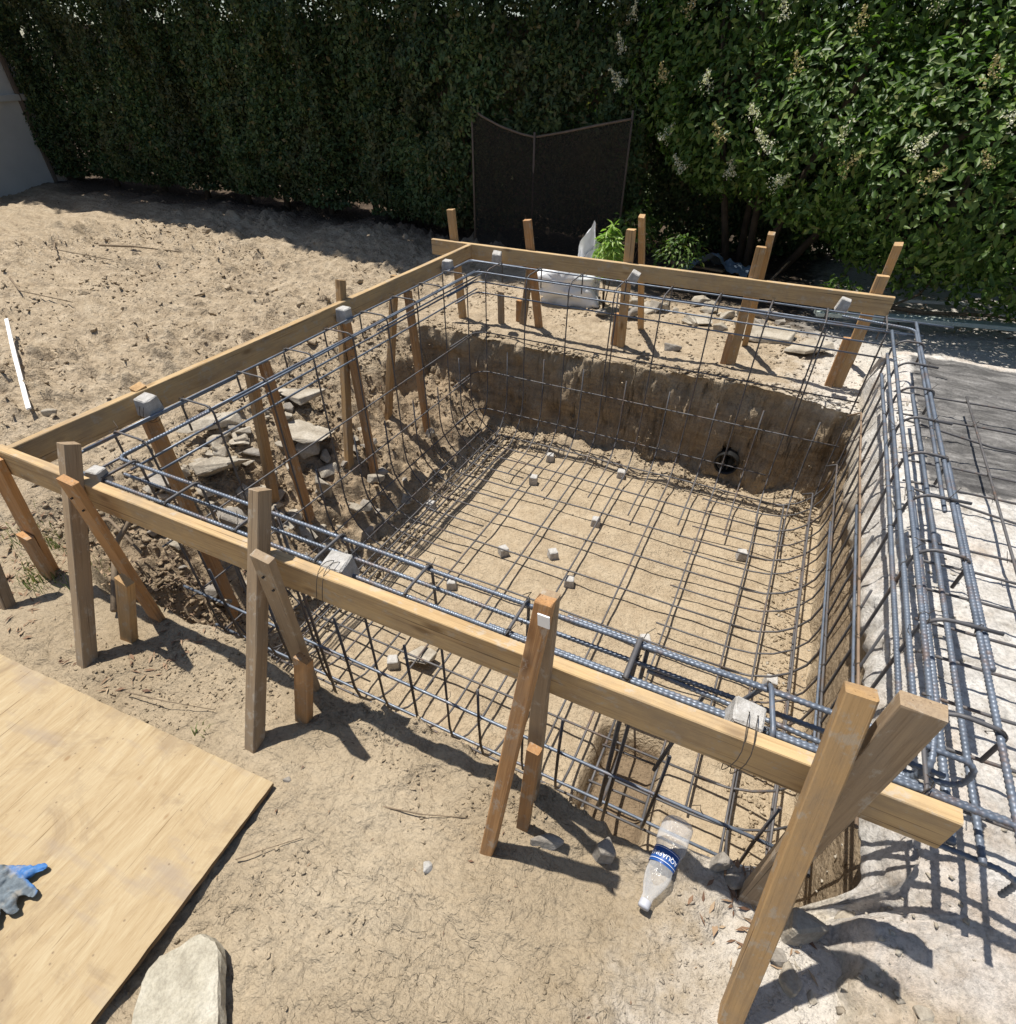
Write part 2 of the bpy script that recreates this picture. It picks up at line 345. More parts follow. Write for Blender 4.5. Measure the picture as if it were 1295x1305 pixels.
def make_screen():
    m, t, b = mat('screen_fabric', .95, 0, .1); n = N(t); o = obj_out(n)
    b.inputs['Base Color'].default_value = (.034, .029, .024, 1)
    tr = n.new('ShaderNodeBsdfTransparent'); ms = n.new('ShaderNodeMixShader'); ms.inputs[0].default_value = .34
    n.l(b.outputs[0], ms.inputs[1]); n.l(tr.outputs[0], ms.inputs[2]); n.l(ms.outputs[0], t.nodes['Material Output'].inputs[0]); return m
M['screen'] = make_screen()
def make_clear(name, col, rough, tmix):
    m, t, b = mat(name, rough, 0, .6); n = N(t); o = obj_out(n)
    b.inputs['Base Color'].default_value = (*col, 1)
    n.l(n.bump(n.noise(o, 55, 4, .6, .6), .7, .006), b.inputs['Normal'])
    tr = n.new('ShaderNodeBsdfTransparent'); tr.inputs[0].default_value = (.93, .93, .92, 1)
    lw = n.new('ShaderNodeLayerWeight', inp={'Blend': .35})
    ms = n.new('ShaderNodeMixShader'); n.l(n.math('SUBTRACT', tmix, n.math('MULTIPLY', lw.outputs['Facing'], .45), clamp=True), ms.inputs[0])
    n.l(b.outputs[0], ms.inputs[1]); n.l(tr.outputs[0], ms.inputs[2]); n.l(ms.outputs[0], t.nodes['Material Output'].inputs[0]); return m
M['pet'] = make_clear('clear_plastic', (.85, .85, .86), .08, .80)
M['film'] = make_clear('plastic_film', (.86, .87, .89), .3, .22)

# ------------------------------------------------------------------ object helpers
def tag(o, label=None, cat=None, group=None, kind=None):
    if label: o['label'] = label
    if cat: o['category'] = cat
    if group: o['group'] = group
    if kind: o['kind'] = kind
    return o
def mesh_np(name, V, F, m, smooth=False):
    """mesh from numpy vertices and a list / array of equal-length faces"""
    me = bpy.data.meshes.new(name)
    V = np.asarray(V, np.float32).reshape(-1, 3); F = np.asarray(F, np.int32); k = F.shape[1]
    me.vertices.add(len(V)); me.vertices.foreach_set('co', V.ravel())
    me.loops.add(F.size); me.loops.foreach_set('vertex_index', F.ravel())
    me.polygons.add(len(F)); me.polygons.foreach_set('loop_start', np.arange(0, F.size, k, dtype=np.int32))
    me.polygons.foreach_set('loop_total', np.full(len(F), k, np.int32))
    if smooth: me.polygons.foreach_set('use_smooth', np.ones(len(F), bool))
    me.update(calc_edges=True); me.materials.append(m); return me
def link(name, me, parent=None, loc=None):
    o = bpy.data.objects.new(name, me); COL.objects.link(o)
    if parent is not None: o.parent = parent
    if loc is not None: o.location = loc
    return o
def empty(name, loc, label=None, cat=None, group=None):
    o = bpy.data.objects.new(name, None); COL.objects.link(o); o.location = loc; o.empty_display_size = .1
    return tag(o, label, cat, group)
def bm_link(name, bm, m, parent=None, loc=None, smooth=False):
    me = bpy.data.meshes.new(name); bmesh.ops.recalc_face_normals(bm, faces=bm.faces); bm.to_mesh(me); bm.free()
    me.materials.append(m)
    if smooth:
        for p in me.polygons: p.use_smooth = True
    return link(name, me, parent, loc)
def poly_grid(name, X, Y, Z, m, parent=None, smooth=True):
    """X, Y, Z: 2-d arrays"""
    r, c = X.shape
    V = np.stack([X, Y, Z], -1).reshape(-1, 3)
    i = np.arange(r*c).reshape(r, c)
    F = np.stack([i[:-1, :-1], i[:-1, 1:], i[1:, 1:], i[1:, :-1]], -1).reshape(-1, 4)
    return link(name, mesh_np(name, V, F, m, smooth), parent)
def fillet(pts, rad, seg=5):
    """round the corners of a polyline"""
    pts = [Vector(p) for p in pts]; out = [pts[0]]
    rads = rad if hasattr(rad, '__len__') else [rad]*(len(pts)-2)
    for i in range(1, len(pts)-1):
        a, b, c = pts[i-1], pts[i], pts[i+1]; r = rads[i-1]
        u = (a-b).normalized(); v = (c-b).normalized()
        ang = u.angle(v)
        if r <= 0 or ang > PI-.02: out.append(b); continue
        d = r/math.tan(ang/2); d = min(d, (a-b).length*.98, (c-b).length*.98); rr = d*math.tan(ang/2)
        ctr = b+(u+v).normalized()*(rr/math.sin(ang/2))
        p0 = b+u*d-ctr; p1 = b+v*d-ctr; tot = p0.angle(p1); ax = p0.cross(p1).normalized()
        for k in range(seg+1): out.append(ctr+Quaternion(ax, tot*k/seg) @ p0)
    out.append(pts[-1]); return out
def tube_mesh(name, pts, r, m, sides=7, rib=0.0, ribamp=.17, taper=None, smooth=True):
    P = np.array([tuple(p) for p in pts], float)
    if rib > 0:
        seg = np.linalg.norm(np.diff(P, axis=0), axis=1); s = np.concatenate([[0], np.cumsum(seg)])
        n = max(2, int(s[-1]/rib)); u = np.linspace(0, s[-1], n+1)
        P = np.stack([np.interp(u, s, P[:, k]) for k in range(3)], -1)
    n = len(P)
    T = np.gradient(P, axis=0); T /= np.linalg.norm(T, axis=1)[:, None]+1e-12
    ref = np.array([0, 0, 1.0]) if abs(T[0][2]) < .9 else np.array([1.0, 0, 0])
    U = np.zeros_like(P); u = ref-T[0]*(ref@T[0]); u /= np.linalg.norm(u)
    for i in range(n):
        u = u-T[i]*(u@T[i]); u /= np.linalg.norm(u)+1e-12; U[i] = u
    W = np.cross(T, U)
    a = np.arange(sides)*2*PI/sides
    R = np.full(n, r)
    if taper is not None: R = np.interp(np.linspace(0, 1, n), np.linspace(0, 1, len(taper)), taper)*r
    if rib > 0: R = R*np.array([1+ribamp, 1.0, 1-ribamp*.35, 1.0])[np.arange(n) % 4]
    V = P[:, None, :]+R[:, None, None]*(np.cos(a)[None, :, None]*U[:, None, :]+np.sin(a)[None, :, None]*W[:, None, :])
    idx = np.arange(n*sides).reshape(n, sides); nx = np.roll(idx, -1, axis=1)
    F = np.stack([idx[:-1], nx[:-1], nx[1:], idx[1:]], -1).reshape(-1, 4)
    V = V.reshape(-1, 3)
    V = np.concatenate([V, P[:1], P[-1:]]); c0, c1 = n*sides, n*sides+1
    F2 = [[c0, nx[0, k], idx[0, k], c0] for k in range(sides)]+[[c1, idx[-1, k], nx[-1, k], c1] for k in range(sides)]
    me = bpy.data.meshes.new(name)
    me.from_pydata(V.tolist(), [], F.tolist()+[f[:3] for f in F2])
    if smooth: me.polygons.foreach_set('use_smooth', np.ones(len(me.polygons), bool))
    me.materials.append(m); return me
def merge(meshes, name, m, smooth=True):
    bm = bmesh.new()
    for me in meshes: bm.from_mesh(me)
    out = bpy.data.meshes.new(name); bm.to_mesh(out); bm.free(); out.materials.append(m)
    for me in meshes: bpy.data.meshes.remove(me)
    if smooth: out.polygons.foreach_set('use_smooth', np.ones(len(out.polygons), bool))
    return out
rng = random.Random(7)
def lumber(name, p0, p1, wd, th, m, wdir=(0, 1, 0), parent=None, rough_end=0.0, seed=0, seg=8, bow=.0):
    """a sawn timber from p0 to p1; wd is measured along wdir; its own X axis runs along the grain"""
    p0, p1 = Vector(p0), Vector(p1); L = (p1-p0).length
    X = (p1-p0).normalized(); Y = Vector(wdir); Y = (Y-X*Y.dot(X)).normalized(); Z = X.cross(Y)
    r = random.Random(seed*31+int(L*1000)+int(abs(p0.x)*977))
    bm = bmesh.new(); ch = min(wd, th)*.07
    prof = [(-wd/2+ch, -th/2), (wd/2-ch, -th/2), (wd/2, -th/2+ch), (wd/2, th/2-ch), (wd/2-ch, th/2), (-wd/2+ch, th/2), (-wd/2, th/2-ch), (-wd/2, -th/2+ch)]
    rings = []
    bo = [(r.uniform(-1, 1), r.uniform(-1, 1)) for _ in range(4)]
    for i in range(seg+1):
        u = i/seg; off = math.sin(u*PI)*bow
        ring = []
        for (a, b) in prof:
            xe = u*L
            if i in (0, seg) and rough_end: xe += r.uniform(-1, 1)*rough_end
            ring.append(bm.verts.new((xe, a+off*bo[0][0]+r.uniform(-1, 1)*.0008, b+off*bo[0][1]+r.uniform(-1, 1)*.0008)))
        rings.append(ring)
    for i in range(seg):
        for k in range(8): bm.faces.new((rings[i][k], rings[i][(k+1) % 8], rings[i+1][(k+1) % 8], rings[i+1][k]))
    bm.faces.new(rings[0][::-1]); bm.faces.new(rings[-1])
    o = bm_link(name, bm, m, parent)
    mw = Matrix((X, Y, Z)).transposed().to_4x4(); mw.translation = p0
    if parent is not None: mw = Matrix.Translation(-Vector(parent.location)) @ mw
    o.matrix_basis = mw
    return o
def hull(name, size, m, n=14, seed=0, flat=.0, bev=.0):
    r = random.Random(seed); bm = bmesh.new()
    for _ in range(n):
        v = Vector((r.uniform(-1, 1), r.uniform(-1, 1), r.uniform(-1, 1)))
        k = max(abs(v.x), abs(v.y), abs(v.z)); v = v/k*r.uniform(.78, 1)
        if flat: v.z = math.copysign(1, v.z)*r.uniform(1-flat, 1) if abs(v.z) > .2 else v.z
        bm.verts.new((v.x*size[0]/2, v.y*size[1]/2, v.z*size[2]/2))
    res = bmesh.ops.convex_hull(bm, input=bm.verts[:])
    bmesh.ops.delete(bm, geom=[v for v in bm.verts if not v.link_faces], context='VERTS')
    bmesh.ops.dissolve_limit(bm, angle_limit=.12, verts=bm.verts[:], edges=bm.edges[:])
    b = bev or min(size)*.07
    bmesh.ops.bevel(bm, geom=bm.edges[:], offset=b, segments=1, affect='EDGES', profile=.6)
    bmesh.ops.triangulate(bm, faces=bm.faces[:])
    bmesh.ops.subdivide_edges(bm, edges=bm.edges[:], cuts=1)
    for v in bm.verts:
        nn = float(vnoise(np.array([v.co.x*40+seed]), np.array([v.co.y*40]), np.array([v.co.z*40]))[0])
        v.co += v.co.normalized()*nn*min(size)*.05
    me = bpy.data.meshes.new(name); bmesh.ops.recalc_face_normals(bm, faces=bm.faces); bm.to_mesh(me); bm.free(); me.materials.append(m)
    return me
def chunk(name, loc, size, rot, m, label, cat, seed=0, group=None, n=14, flat=.35):
    o = link(name, hull(name, size, m, n, seed, flat), None, loc); o.rotation_euler = rot
    return tag(o, label, cat, group)

# ------------------------------------------------------------------ ground with the pit (one sheet)
def axis(segs):
    a = [segs[0][0]]
    for lo, hi, d in segs:
        n = max(1, int(round((hi-lo)/d))); a += list(lo+(hi-lo)*np.arange(1, n+1)/n)
    return np.array(a)
xs = axis([(-60, -14, 6), (-14, -6, .25), (-6, -3, .045), (-3, -1.2, .019), (-1.2, .3, .0115), (.3, 2.52, .0085), (2.52, 2.66, .004), (2.66, 3.0, .03), (3.0, 8, .2), (8, 60, 6)])
ys = axis([(-40, -4, 4), (-4, -1.6, .2), (-1.6, -1.25, .03), (-1.25, -.27, .008), (-.27, -.04, .0045), (-.04, 2.68, .017), (2.68, 2.86, .0035), (2.86, 3.6, .016), (3.6, 5.5, .026), (5.5, 8, .12), (8, 60, 6)])
X, Y = np.meshgrid(xs, ys)
Z = ground_height(X, Y)
# push the steep faces about sideways so the cut walls look dug, and open the pipe hole
gx = np.gradient(Z, axis=1)/(np.gradient(X, axis=1)); gy = np.gradient(Z, axis=0)/(np.gradient(Y, axis=0))
steep = np.clip((np.hypot(gx, gy)-1.5)/3, 0, 1)
wn = fbm(X*7, Y*3, Z*7, 5, 21, .55)
wn2 = np.abs(fbm(X*13, Y*5, Z*3.0, 4, 23))
Y2 = Y + np.where(Y > 2.5, 1, 0)*steep*(.042*wn+.026*wn2)
inner = sst(0, .35, (-.52-Z))*sst(0, .3, Z+1.2)
X2 = X + np.where(X > 2.5, 1, 0)*steep*(.016*wn)
hole = np.clip(1-np.hypot((X-1.935), (Z+1.03))/.054, 0, 1)
Y2 = Y2 + np.where((Y > 2.70) & (Y < 2.9), 1, 0)*np.minimum(1, hole*9)*.32
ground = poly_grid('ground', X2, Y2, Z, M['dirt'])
tag(ground, kind='structure')

# old concrete slab on the right, broken along the pool edge
def slab_edge(y):
    y = np.asarray(y, float)
    return 2.645-.185*sst(-.10, -.22, y)+.018*fbm(y*5, 0*y+3, 0, 4, 31)+.03*sst(-.12, -.3, y)*fbm(y*9, 0*y+8, 0, 3, 39)
vx = axis([(0, .06, .006), (.06, .34, .008), (.34, 1.0, .05), (1.0, 6, .5)])
vy = axis([(-3, -1.2, .2), (-1.2, -.7, .02), (-.7, 2.0, .0125), (2.0, 3.3, .016)])
VX, VY = np.meshgrid(vx, vy)
def slab_top(X_, Y_, V_):
    z = -.288+.010*fbm(X_*2, Y_*2, 0, 3, 33)+.006*fbm(X_*9, Y_*9, 0, 4, 34)+.0035*fbm(X_*40, Y_*40, 0, 3, 35)
    z = z-.035*sst(.10, 0, V_)*(.5+.7*np.abs(fbm(X_*14, Y_*14, 0, 3, 36)))-.03*sst(-.05, -.4, Y_)
    sl = sst(-.10, -.20, Y_); br = fbm(X_*13, Y_*13, 0, 2, 40)
    z = z-.12*sst(.12, -.35, Y_)
    return z-sl*(.13*sst(.11, .0, V_+.04*np.round(br*3)/3)+.022*np.abs(fbm(X_*17, Y_*17, 0, 4, 41))*sst(.34, .05, V_))
E = slab_edge(VY)
XX = E+VX
ZZ = slab_top(XX, VY, VX)
lips = []
for k, (dx, z) in enumerate(((-.010, -.330), (-.020, -.348), (-.030, -.366), (-.040, -.384), (-.049, -.403), (-.057, -.422), (-.063, -.442), (-.066, -.462), (-.04, -.485), (.3, -.49))):
    lips.append((E[:, :1]+dx+.016*fbm(vy*16, 0*vy+z*22, 0, 4, 37)[:, None], VY[:, :1], np.full_like(E[:, :1], z)+.008*fbm(vy*20, 0*vy+k, 0, 2, 38)[:, None]-.26*sst(-.10, -.20, VY[:, :1])+(z+.32)*1.3*sst(.4, 2.2, VY[:, :1])))
lips = lips[::-1]
XX = np.concatenate([l[0] for l in lips]+[XX], 1); YY = np.concatenate([l[1] for l in lips]+[VY], 1); ZZ = np.concatenate([l[2] for l in lips]+[ZZ], 1)
pave = poly_grid('pavement', XX, YY, ZZ, M['slab']); tag(pave, kind='structure')

# ------------------------------------------------------------------ loose soil, litter, weeds (uncountable)
def scatter(name, n, region, smin, smax, m, seed, dens=None, protos=None, sink=.3, zfun=None, flat=.7, pw=2.5):
    r = np.random.RandomState(seed)
    x = r.uniform(region[0], region[1], n*3); y = r.uniform(region[2], region[3], n*3)
    if dens is not None:
        k = r.rand(n*3) < dens(x, y); x, y = x[k], y[k]
    x, y = x[:n], y[:n]; n = len(x)
    z = (zfun or ground_height)(x, y)
    s = smin+(smax-smin)*r.rand(n)**pw
    if protos is None:
        protos = []
        for q in range(6):
            bm = bmesh.new(); rr = random.Random(q+seed)
            for _ in range(11):
                v = Vector((rr.gauss(0, 1), rr.gauss(0, 1), rr.gauss(0, 1))).normalized()*rr.uniform(.36, .56); bm.verts.new(v)
            bmesh.ops.convex_hull(bm, input=bm.verts[:]); bmesh.ops.delete(bm, geom=[v for v in bm.verts if not v.link_faces], context='VERTS')
            bmesh.ops.triangulate(bm, faces=bm.faces[:]); bm.verts.index_update()
            protos.append((np.array([v.co for v in bm.verts]), np.array([[v.index for v in f.verts] for f in bm.faces]))); bm.free()
    Vs, Fs, off = [], [], 0
    for q, (pv, pf) in enumerate(protos):
        k = np.arange(n) % len(protos) == q
        m_ = k.sum()
        if not m_: continue
        a = r.rand(m_)*2*PI; sc = s[k][:, None]*np.stack([r.uniform(.7, 1.3, m_), r.uniform(.7, 1.1, m_), flat*r.uniform(.6, 1.1, m_)], -1)
        V = pv[None]*sc[:, None, :]
        ca, sa = np.cos(a)[:, None], np.sin(a)[:, None]
        tl = r.uniform(-.5, .5, m_)[:, None]; V[..., 2] += V[..., 0]*tl
        Vx = V[..., 0]*ca-V[..., 1]*sa+x[k][:, None]; Vy = V[..., 0]*sa+V[..., 1]*ca+y[k][:, None]; Vz = V[..., 2]+(z[k]+s[k]*(.5-sink)*flat)[:, None]
        Vs.append(np.stack([Vx, Vy, Vz], -1).reshape(-1, 3))
        Fs.append((pf[None]+(np.arange(m_)*len(pv))[:, None, None]+off).reshape(-1, pf.shape[1])); off += m_*len(pv)
    o = link(name, mesh_np(name, np.concatenate(Vs), np.concatenate(Fs), m)); return tag(o, kind='stuff')
nz = lambda x, y, s, sc: .5+.5*fbm(x*sc, y*sc, 0, 3, s)
clod_parts = [
    ('soil_clods', 8500, (-5.5, -.3, .0, 4.6), .008, .050, 51, lambda x, y: np.clip(nz(x, y, 61, 2.2)*1.6-.3, 0, 1)*sst(-.2, -.6, x), 3.4),
    ('soil_clods', 15000, (-.2, 2.5, -1.25, -.06), .0028, .017, 52, lambda x, y: np.clip(nz(x, y, 62, 4)*1.9-.6, 0, 1)*(.30+.70*sst(-.55, -.2, y)), 4.0),
    ('soil_clods', 6500, (-.95, .35, -.1, 2.75), .006, .05, 53, lambda x, y: np.clip(nz(x, y, 63, 4)*1.4-.15, 0, 1), 3.2),
    ('soil_clods', 2600, (.2, 2.58, 2.45, 2.77), .005, .035, 54, lambda x, y: sst(2.42, 2.7, y)*np.clip(nz(x, y, 64, 5)*1.6-.2, 0, 1), 2.5),
    ('soil_clods', 3600, (-.6, 2.6, 2.80, 4.4), .004, .035, 55, lambda x, y: np.clip(nz(x, y, 65, 4)*1.5-.3, 0, 1), 3),
    ('soil_clods', 1500, (2.35, 2.57, -.1, 2.7), .004, .03, 56, lambda x, y: sst(2.3, 2.55, x), 2.5),
    ('soil_clods', 600, (-.5, 2.56, 2.815, 2.93), .01, .06, 59, lambda x, y: np.clip(nz(x, y, 67, 4)*1.6-.4, 0, 1), 2.6),
    ('soil_clods', 900, (.2, 2.4, .0, 2.5), .002, .012, 57, None, 3),
]
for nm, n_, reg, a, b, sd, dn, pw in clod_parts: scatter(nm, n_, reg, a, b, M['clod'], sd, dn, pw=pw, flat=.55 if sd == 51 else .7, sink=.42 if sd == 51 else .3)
scatter('plaster_crumbs', 1600, (2.42, 2.95, -.9, 3.1), .003, .022, M['concrete'], 58, lambda x, y: sst(2.95, 2.6, x)*np.clip(nz(x, y, 66, 6)*1.6-.4, 0, 1),
        zfun=lambda x, y: np.where(x > slab_edge(y), slab_top(x, y, np.maximum(x-slab_edge(y), 0)), ground_height(x, y)), pw=3)

def blades(name, n, region, dens, h, wdt, m, seed, lean=.6):
    r = np.random.RandomState(seed); x = r.uniform(region[0], region[1], n*4); y = r.uniform(region[2], region[3], n*4)
    k = r.rand(n*4) < dens(x, y); x, y = x[k][:n], y[k][:n]; n = len(x); z = ground_height(x, y)
    a = r.rand(n)*2*PI; b = r.rand(n)*2*PI; hh = h*r.uniform(.4, 1.2, n); ln = lean*r.uniform(.2, 1.3, n)*hh
    W = wdt*r.uniform(.6, 1.2, n); dx, dy = np.cos(a)*W, np.sin(a)*W
    B = np.stack([x, y, z-.004], -1); D = np.stack([dx, dy, 0*dx], -1)
    Md = np.stack([x+np.cos(b)*ln*.35, y+np.sin(b)*ln*.35, z+hh*.65], -1); T = np.stack([x+np.cos(b)*ln, y+np.sin(b)*ln, z+hh*.9], -1)
    V = np.stack([B-D, B+D, Md+D*.7, Md-D*.7, T], 1).reshape(-1, 3); i = np.arange(n)[:, None]*5
    F = np.concatenate([i+np.array([[0, 1, 2, 3]]), i+np.array([[3, 2, 4, 4]])])
    me = bpy.data.meshes.new(name); me.from_pydata(V.tolist(), [], [f[:4].tolist() if f[2] != f[3] else f[:3].tolist() for f in F]); me.materials.append(m)
    return tag(link(name, me), kind='stuff')
def tuft(cx, cy, rx, ry): return lambda x, y: np.exp(-((x-cx)/rx)**2-((y-cy)/ry)**2)
blades('grass', 420, (-1.0, -.35, -.32, .05), tuft(-.66, -.14, .16, .09), .045, .0016, M['weed_leaf'], 71)
blades('grass', 380, (-.75, -.2, -.5, -.15), tuft(-.42, -.30, .09, .06), .06, .0016, M['weed_leaf'], 72)
blades('grass', 60, (0, .3, -.3, -.05), tuft(.12, -.18, .06, .04), .035, .0014, M['weed_leaf'], 73)
blades('weed', 26, (.68, .78, -.56, -.46), tuft(.735, -.51, .02, .015), .03, .0026, M['weed_leaf'], 74, 1.4)

def litter(name, n, region, dens, s, m, seed, zf=None):
    r = np.random.RandomState(seed); x = r.uniform(region[0], region[1], n*4); y = r.uniform(region[2], region[3], n*4)
    k = r.rand(n*4) < dens(x, y); x, y = x[k][:n], y[k][:n]; n = len(x); z = (zf or ground_height)(x, y)+.004
    a = r.rand(n)*2*PI; L = s*r.uniform(.5, 1.3, n); W = L*r.uniform(.14, .36, n)
    ux, uy = np.cos(a), np.sin(a); tz = r.uniform(-.25, .5, n)*L; bz = r.uniform(-.4, .5, n)*W
    c = np.stack([x, y, z], -1); U = np.stack([ux*L, uy*L, tz], -1); Wv = np.stack([-uy*W, ux*W, bz], -1); up = np.array([0, 0, 1])*(.18*L)[:, None]
    V = np.stack([c-U*.5, c+Wv*.5+up*.5, c+U*.5, c-Wv*.5+up*.3, c+U*.05+up*.1], 1).reshape(-1, 3); i = np.arange(n)[:, None]*5
    F = np.concatenate([i+np.array([[0, 4, 1]]), i+np.array([[1, 4, 2]]), i+np.array([[2, 4, 3]]), i+np.array([[3, 4, 0]])])
    return tag(link(name, mesh_np(name, V, F, m)), kind='stuff')
litter('dry_leaves', 520, (-.9, .45, -.55, .12), lambda x, y: np.clip(nz(x, y, 81, 4)*1.5-.3, 0, 1), .035, M['dry_leaf'], 82)
litter('dry_leaves', 420, (-.55, .25, -.20, .35), lambda x, y: tuft(-.12, .06, .26, .14)(x, y), .045, M['dark_leaf'], 88)
litter('dry_leaves', 130, (2.2, 2.5, -.55, -.1), lambda x, y: tuft(2.36, -.24, .1, .1)(x, y), .035, M['dry_leaf'], 83)
litter('dry_leaves', 1500, (-8, 4, 4.2, 6.5), lambda x, y: .15+.85*sst(4.4, 5.4, y), .06, M['dry_leaf'], 84)
litter('dry_leaves', 500, (-.9, .3, .0, 2.7), lambda x, y: np.clip(nz(x, y, 85, 3)*1.5-.5, 0, 1), .03, M['dry_leaf'], 86)
litter('dry_leaves', 90, (0, 2.4, -1.1, -.2), lambda x, y: .5+0*x, .014, M['dry_leaf'], 87)

# ------------------------------------------------------------------ plywood, flat stone, glove, bottle
def place(o, loc, rz): o.location = loc; o.rotation_euler = (0, 0, rz)
sheet = empty('plywood_sheet', (1.074, -.546, -.515), 'large plywood sheet lying on the dirt in the lower left corner', 'plywood')
ang = math.atan2(-.070, -1.217)
bm = bmesh.new(); nx_, ny_ = 60, 34; L_, W_ = 2.1, 1.12
gv = [[None]*(ny_+1) for _ in range(nx_+1)]
for i in range(nx_+1):
    for j in range(ny_+1):
        x, y = i/nx_*L_, j/ny_*W_
        ed = min(i, nx_-i, j, ny_-j) == 0
        jx = rng.uniform(-.0012, .0012) if ed else 0
        gv[i][j] = bm.verts.new((x+(jx if i == 0 else 0), y+(jx if j == 0 else 0), .028+.010*math.sin(x*1.7)*math.sin(y*2.6)))
for i in range(nx_):
    for j in range(ny_): bm.faces.new((gv[i][j], gv[i+1][j], gv[i+1][j+1], gv[i][j+1]))
top = bm_link('face_veneer', bm, M['ply'], sheet, smooth=True)
bm = bmesh.new()
loopv = [(i, 0) for i in range(nx_)]+[(nx_, j) for j in range(ny_)]+[(i, ny_) for i in range(nx_, 0, -1)]+[(0, j) for j in range(ny_, 0, -1)]
up, dn = [], []
for (i, j) in loopv:
    x, y = i/nx_*L_, j/ny_*W_; z = .028+.010*math.sin(x*1.7)*math.sin(y*2.6)
    up.append(bm.verts.new((x, y, z-.0015))); dn.append(bm.verts.new((x+rng.uniform(-.002, .002), y+rng.uniform(-.002, .002), z-.015)))
for k in range(len(up)): bm.faces.new((up[k], up[(k+1) % len(up)], dn[(k+1) % len(up)], dn[k]))
bm.faces.new(dn)
core = bm_link('veneer_core', bm, M['ply_edge'], sheet)
sheet.rotation_euler = (0, 0, ang)   # local x runs to the left, local y towards the camera

def slab_stone(name, outline, th, m, seed):
    n = len(outline); bm = bmesh.new(); r = random.Random(seed)
    cx = sum(p[0] for p in outline)/n; cy = sum(p[1] for p in outline)/n
    rings = []
    for (k, z) in ((.97, 0), (1.03, th*.25), (1.0, th*.75), (.965, th*.96), (.90, th), (.6, th*1.02), (.3, th*1.0)):
        rings.append([bm.verts.new((cx+(x-cx)*k+r.uniform(-1, 1)*.002, cy+(y-cy)*k+r.uniform(-1, 1)*.002, z+.006*float(vnoise(np.array([x*k*16+seed]), np.array([y*k*16]))[0])*(z > 0))) for (x, y) in outline])
    for a, b in zip(rings[:-1], rings[1:]):
        for k in range(n): bm.faces.new((a[k], a[(k+1) % n], b[(k+1) % n], b[k]))
    bm.faces.new(rings[-1]); bm.faces.new(rings[0][::-1])
    return bm_link(name, bm, m, None, None, False)
def sup(a, p): return math.copysign(abs(a)**p, a)
o = slab_stone('flat_stone', [(sup(math.cos(a), .74)*.135*(1+.05*math.sin(3*a+.6)+.025*math.sin(9*a+1)), sup(math.sin(a), .74)*.092*(1+.05*math.sin(2*a+2)+.03*math.sin(7*a))) for a in [k*2*PI/48 for k in range(48)]], .045, M['stone'], 5)
o.location = (1.262, -1.020, -.508); o.rotation_euler = (math.radians(2), math.radians(-4), -.72)
tag(o, 'flat pale stone slab resting on the plywood edge at the bottom', 'stone')

# work glove: one joined body, remeshed from palm, cuff, four fingers and a thumb
def glove():
    root = empty('work_glove', (.665, -1.045, -.474), 'crumpled blue and grey work glove on the plywood', 'glove')
    bm = bmesh.new()
    def cap(p0, p1, r0, r1, flat=.42):
        p0, p1 = Vector(p0), Vector(p1)
        for k in range(9):
            u = k/8; c = p0.lerp(p1, u); r = r0+(r1-r0)*u
            m4 = Matrix.Translation(c) @ Matrix.Diagonal((r, r, r*flat, 1))
            bmesh.ops.create_icosphere(bm, subdivisions=2, radius=1, matrix=m4)
    cap((-.14, -.055, .018), (-.02, -.018, .018), .046, .046, .38); cap((-.13, -.03, .018), (-.01, .0, .018), .035, .036, .45); cap((-.12, -.075, .016), (-.01, -.045, .016), .028, .03, .5)
    cap((-.01, .018, .012), (.036, .050, .011), .021, .018); cap((.036, .050, .011), (.058, .074, .008), .018, .013)
    cap((.01, .006, .014), (.064, .022, .013), .021, .018); cap((.064, .022, .013), (.096, .026, .008), .018, .013)
    cap((.012, -.018, .017), (.070, -.010, .017), .021, .018); cap((.070, -.010, .017), (.094, -.016, .009), .018, .013)
    cap((.008, -.042, .013), (.058, -.044, .012), .020, .017); cap((.058, -.044, .012), (.078, -.054, .008), .017, .012)
    cap((-.05, -.072, .012), (.010, -.088, .011), .024, .018); cap((.010, -.088, .011), (.034, -.080, .009), .018, .013)
    o = bm_link('tmp', bm, M['glove'])
    md = o.modifiers.new('r', 'REMESH'); md.mode = 'VOXEL'; md.voxel_size = .0028
    bpy.context.view_layer.update()
    me = bpy.data.meshes.new_from_object(o.evaluated_get(bpy.context.evaluated_depsgraph_get())); bpy.data.objects.remove(o)
    n_ = len(me.vertices); co = np.zeros(n_*3); me.vertices.foreach_get('co', co); co = co.reshape(-1, 3)
    no = np.zeros(n_*3); me.vertices.foreach_get('normal', no); no = no.reshape(-1, 3)
    d = .0055*fbm(co[:, 0]*42, co[:, 1]*42, co[:, 2]*42, 3, 77)-.0030*np.abs(vnoise(co[:, 0]*55+co[:, 1]*30, co[:, 1]*55, co[:, 2]*30, 78))
    co = co+no*d[:, None]; co[:, 2] = np.maximum(co[:, 2], -.001); me.vertices.foreach_set('co', co.ravel().astype(np.float32))
    me.polygons.foreach_set('use_smooth', np.ones(len(me.polygons), bool)); me.materials.clear(); me.materials.append(M['glove'])
    link('glove_body', me, root); return root
glove()

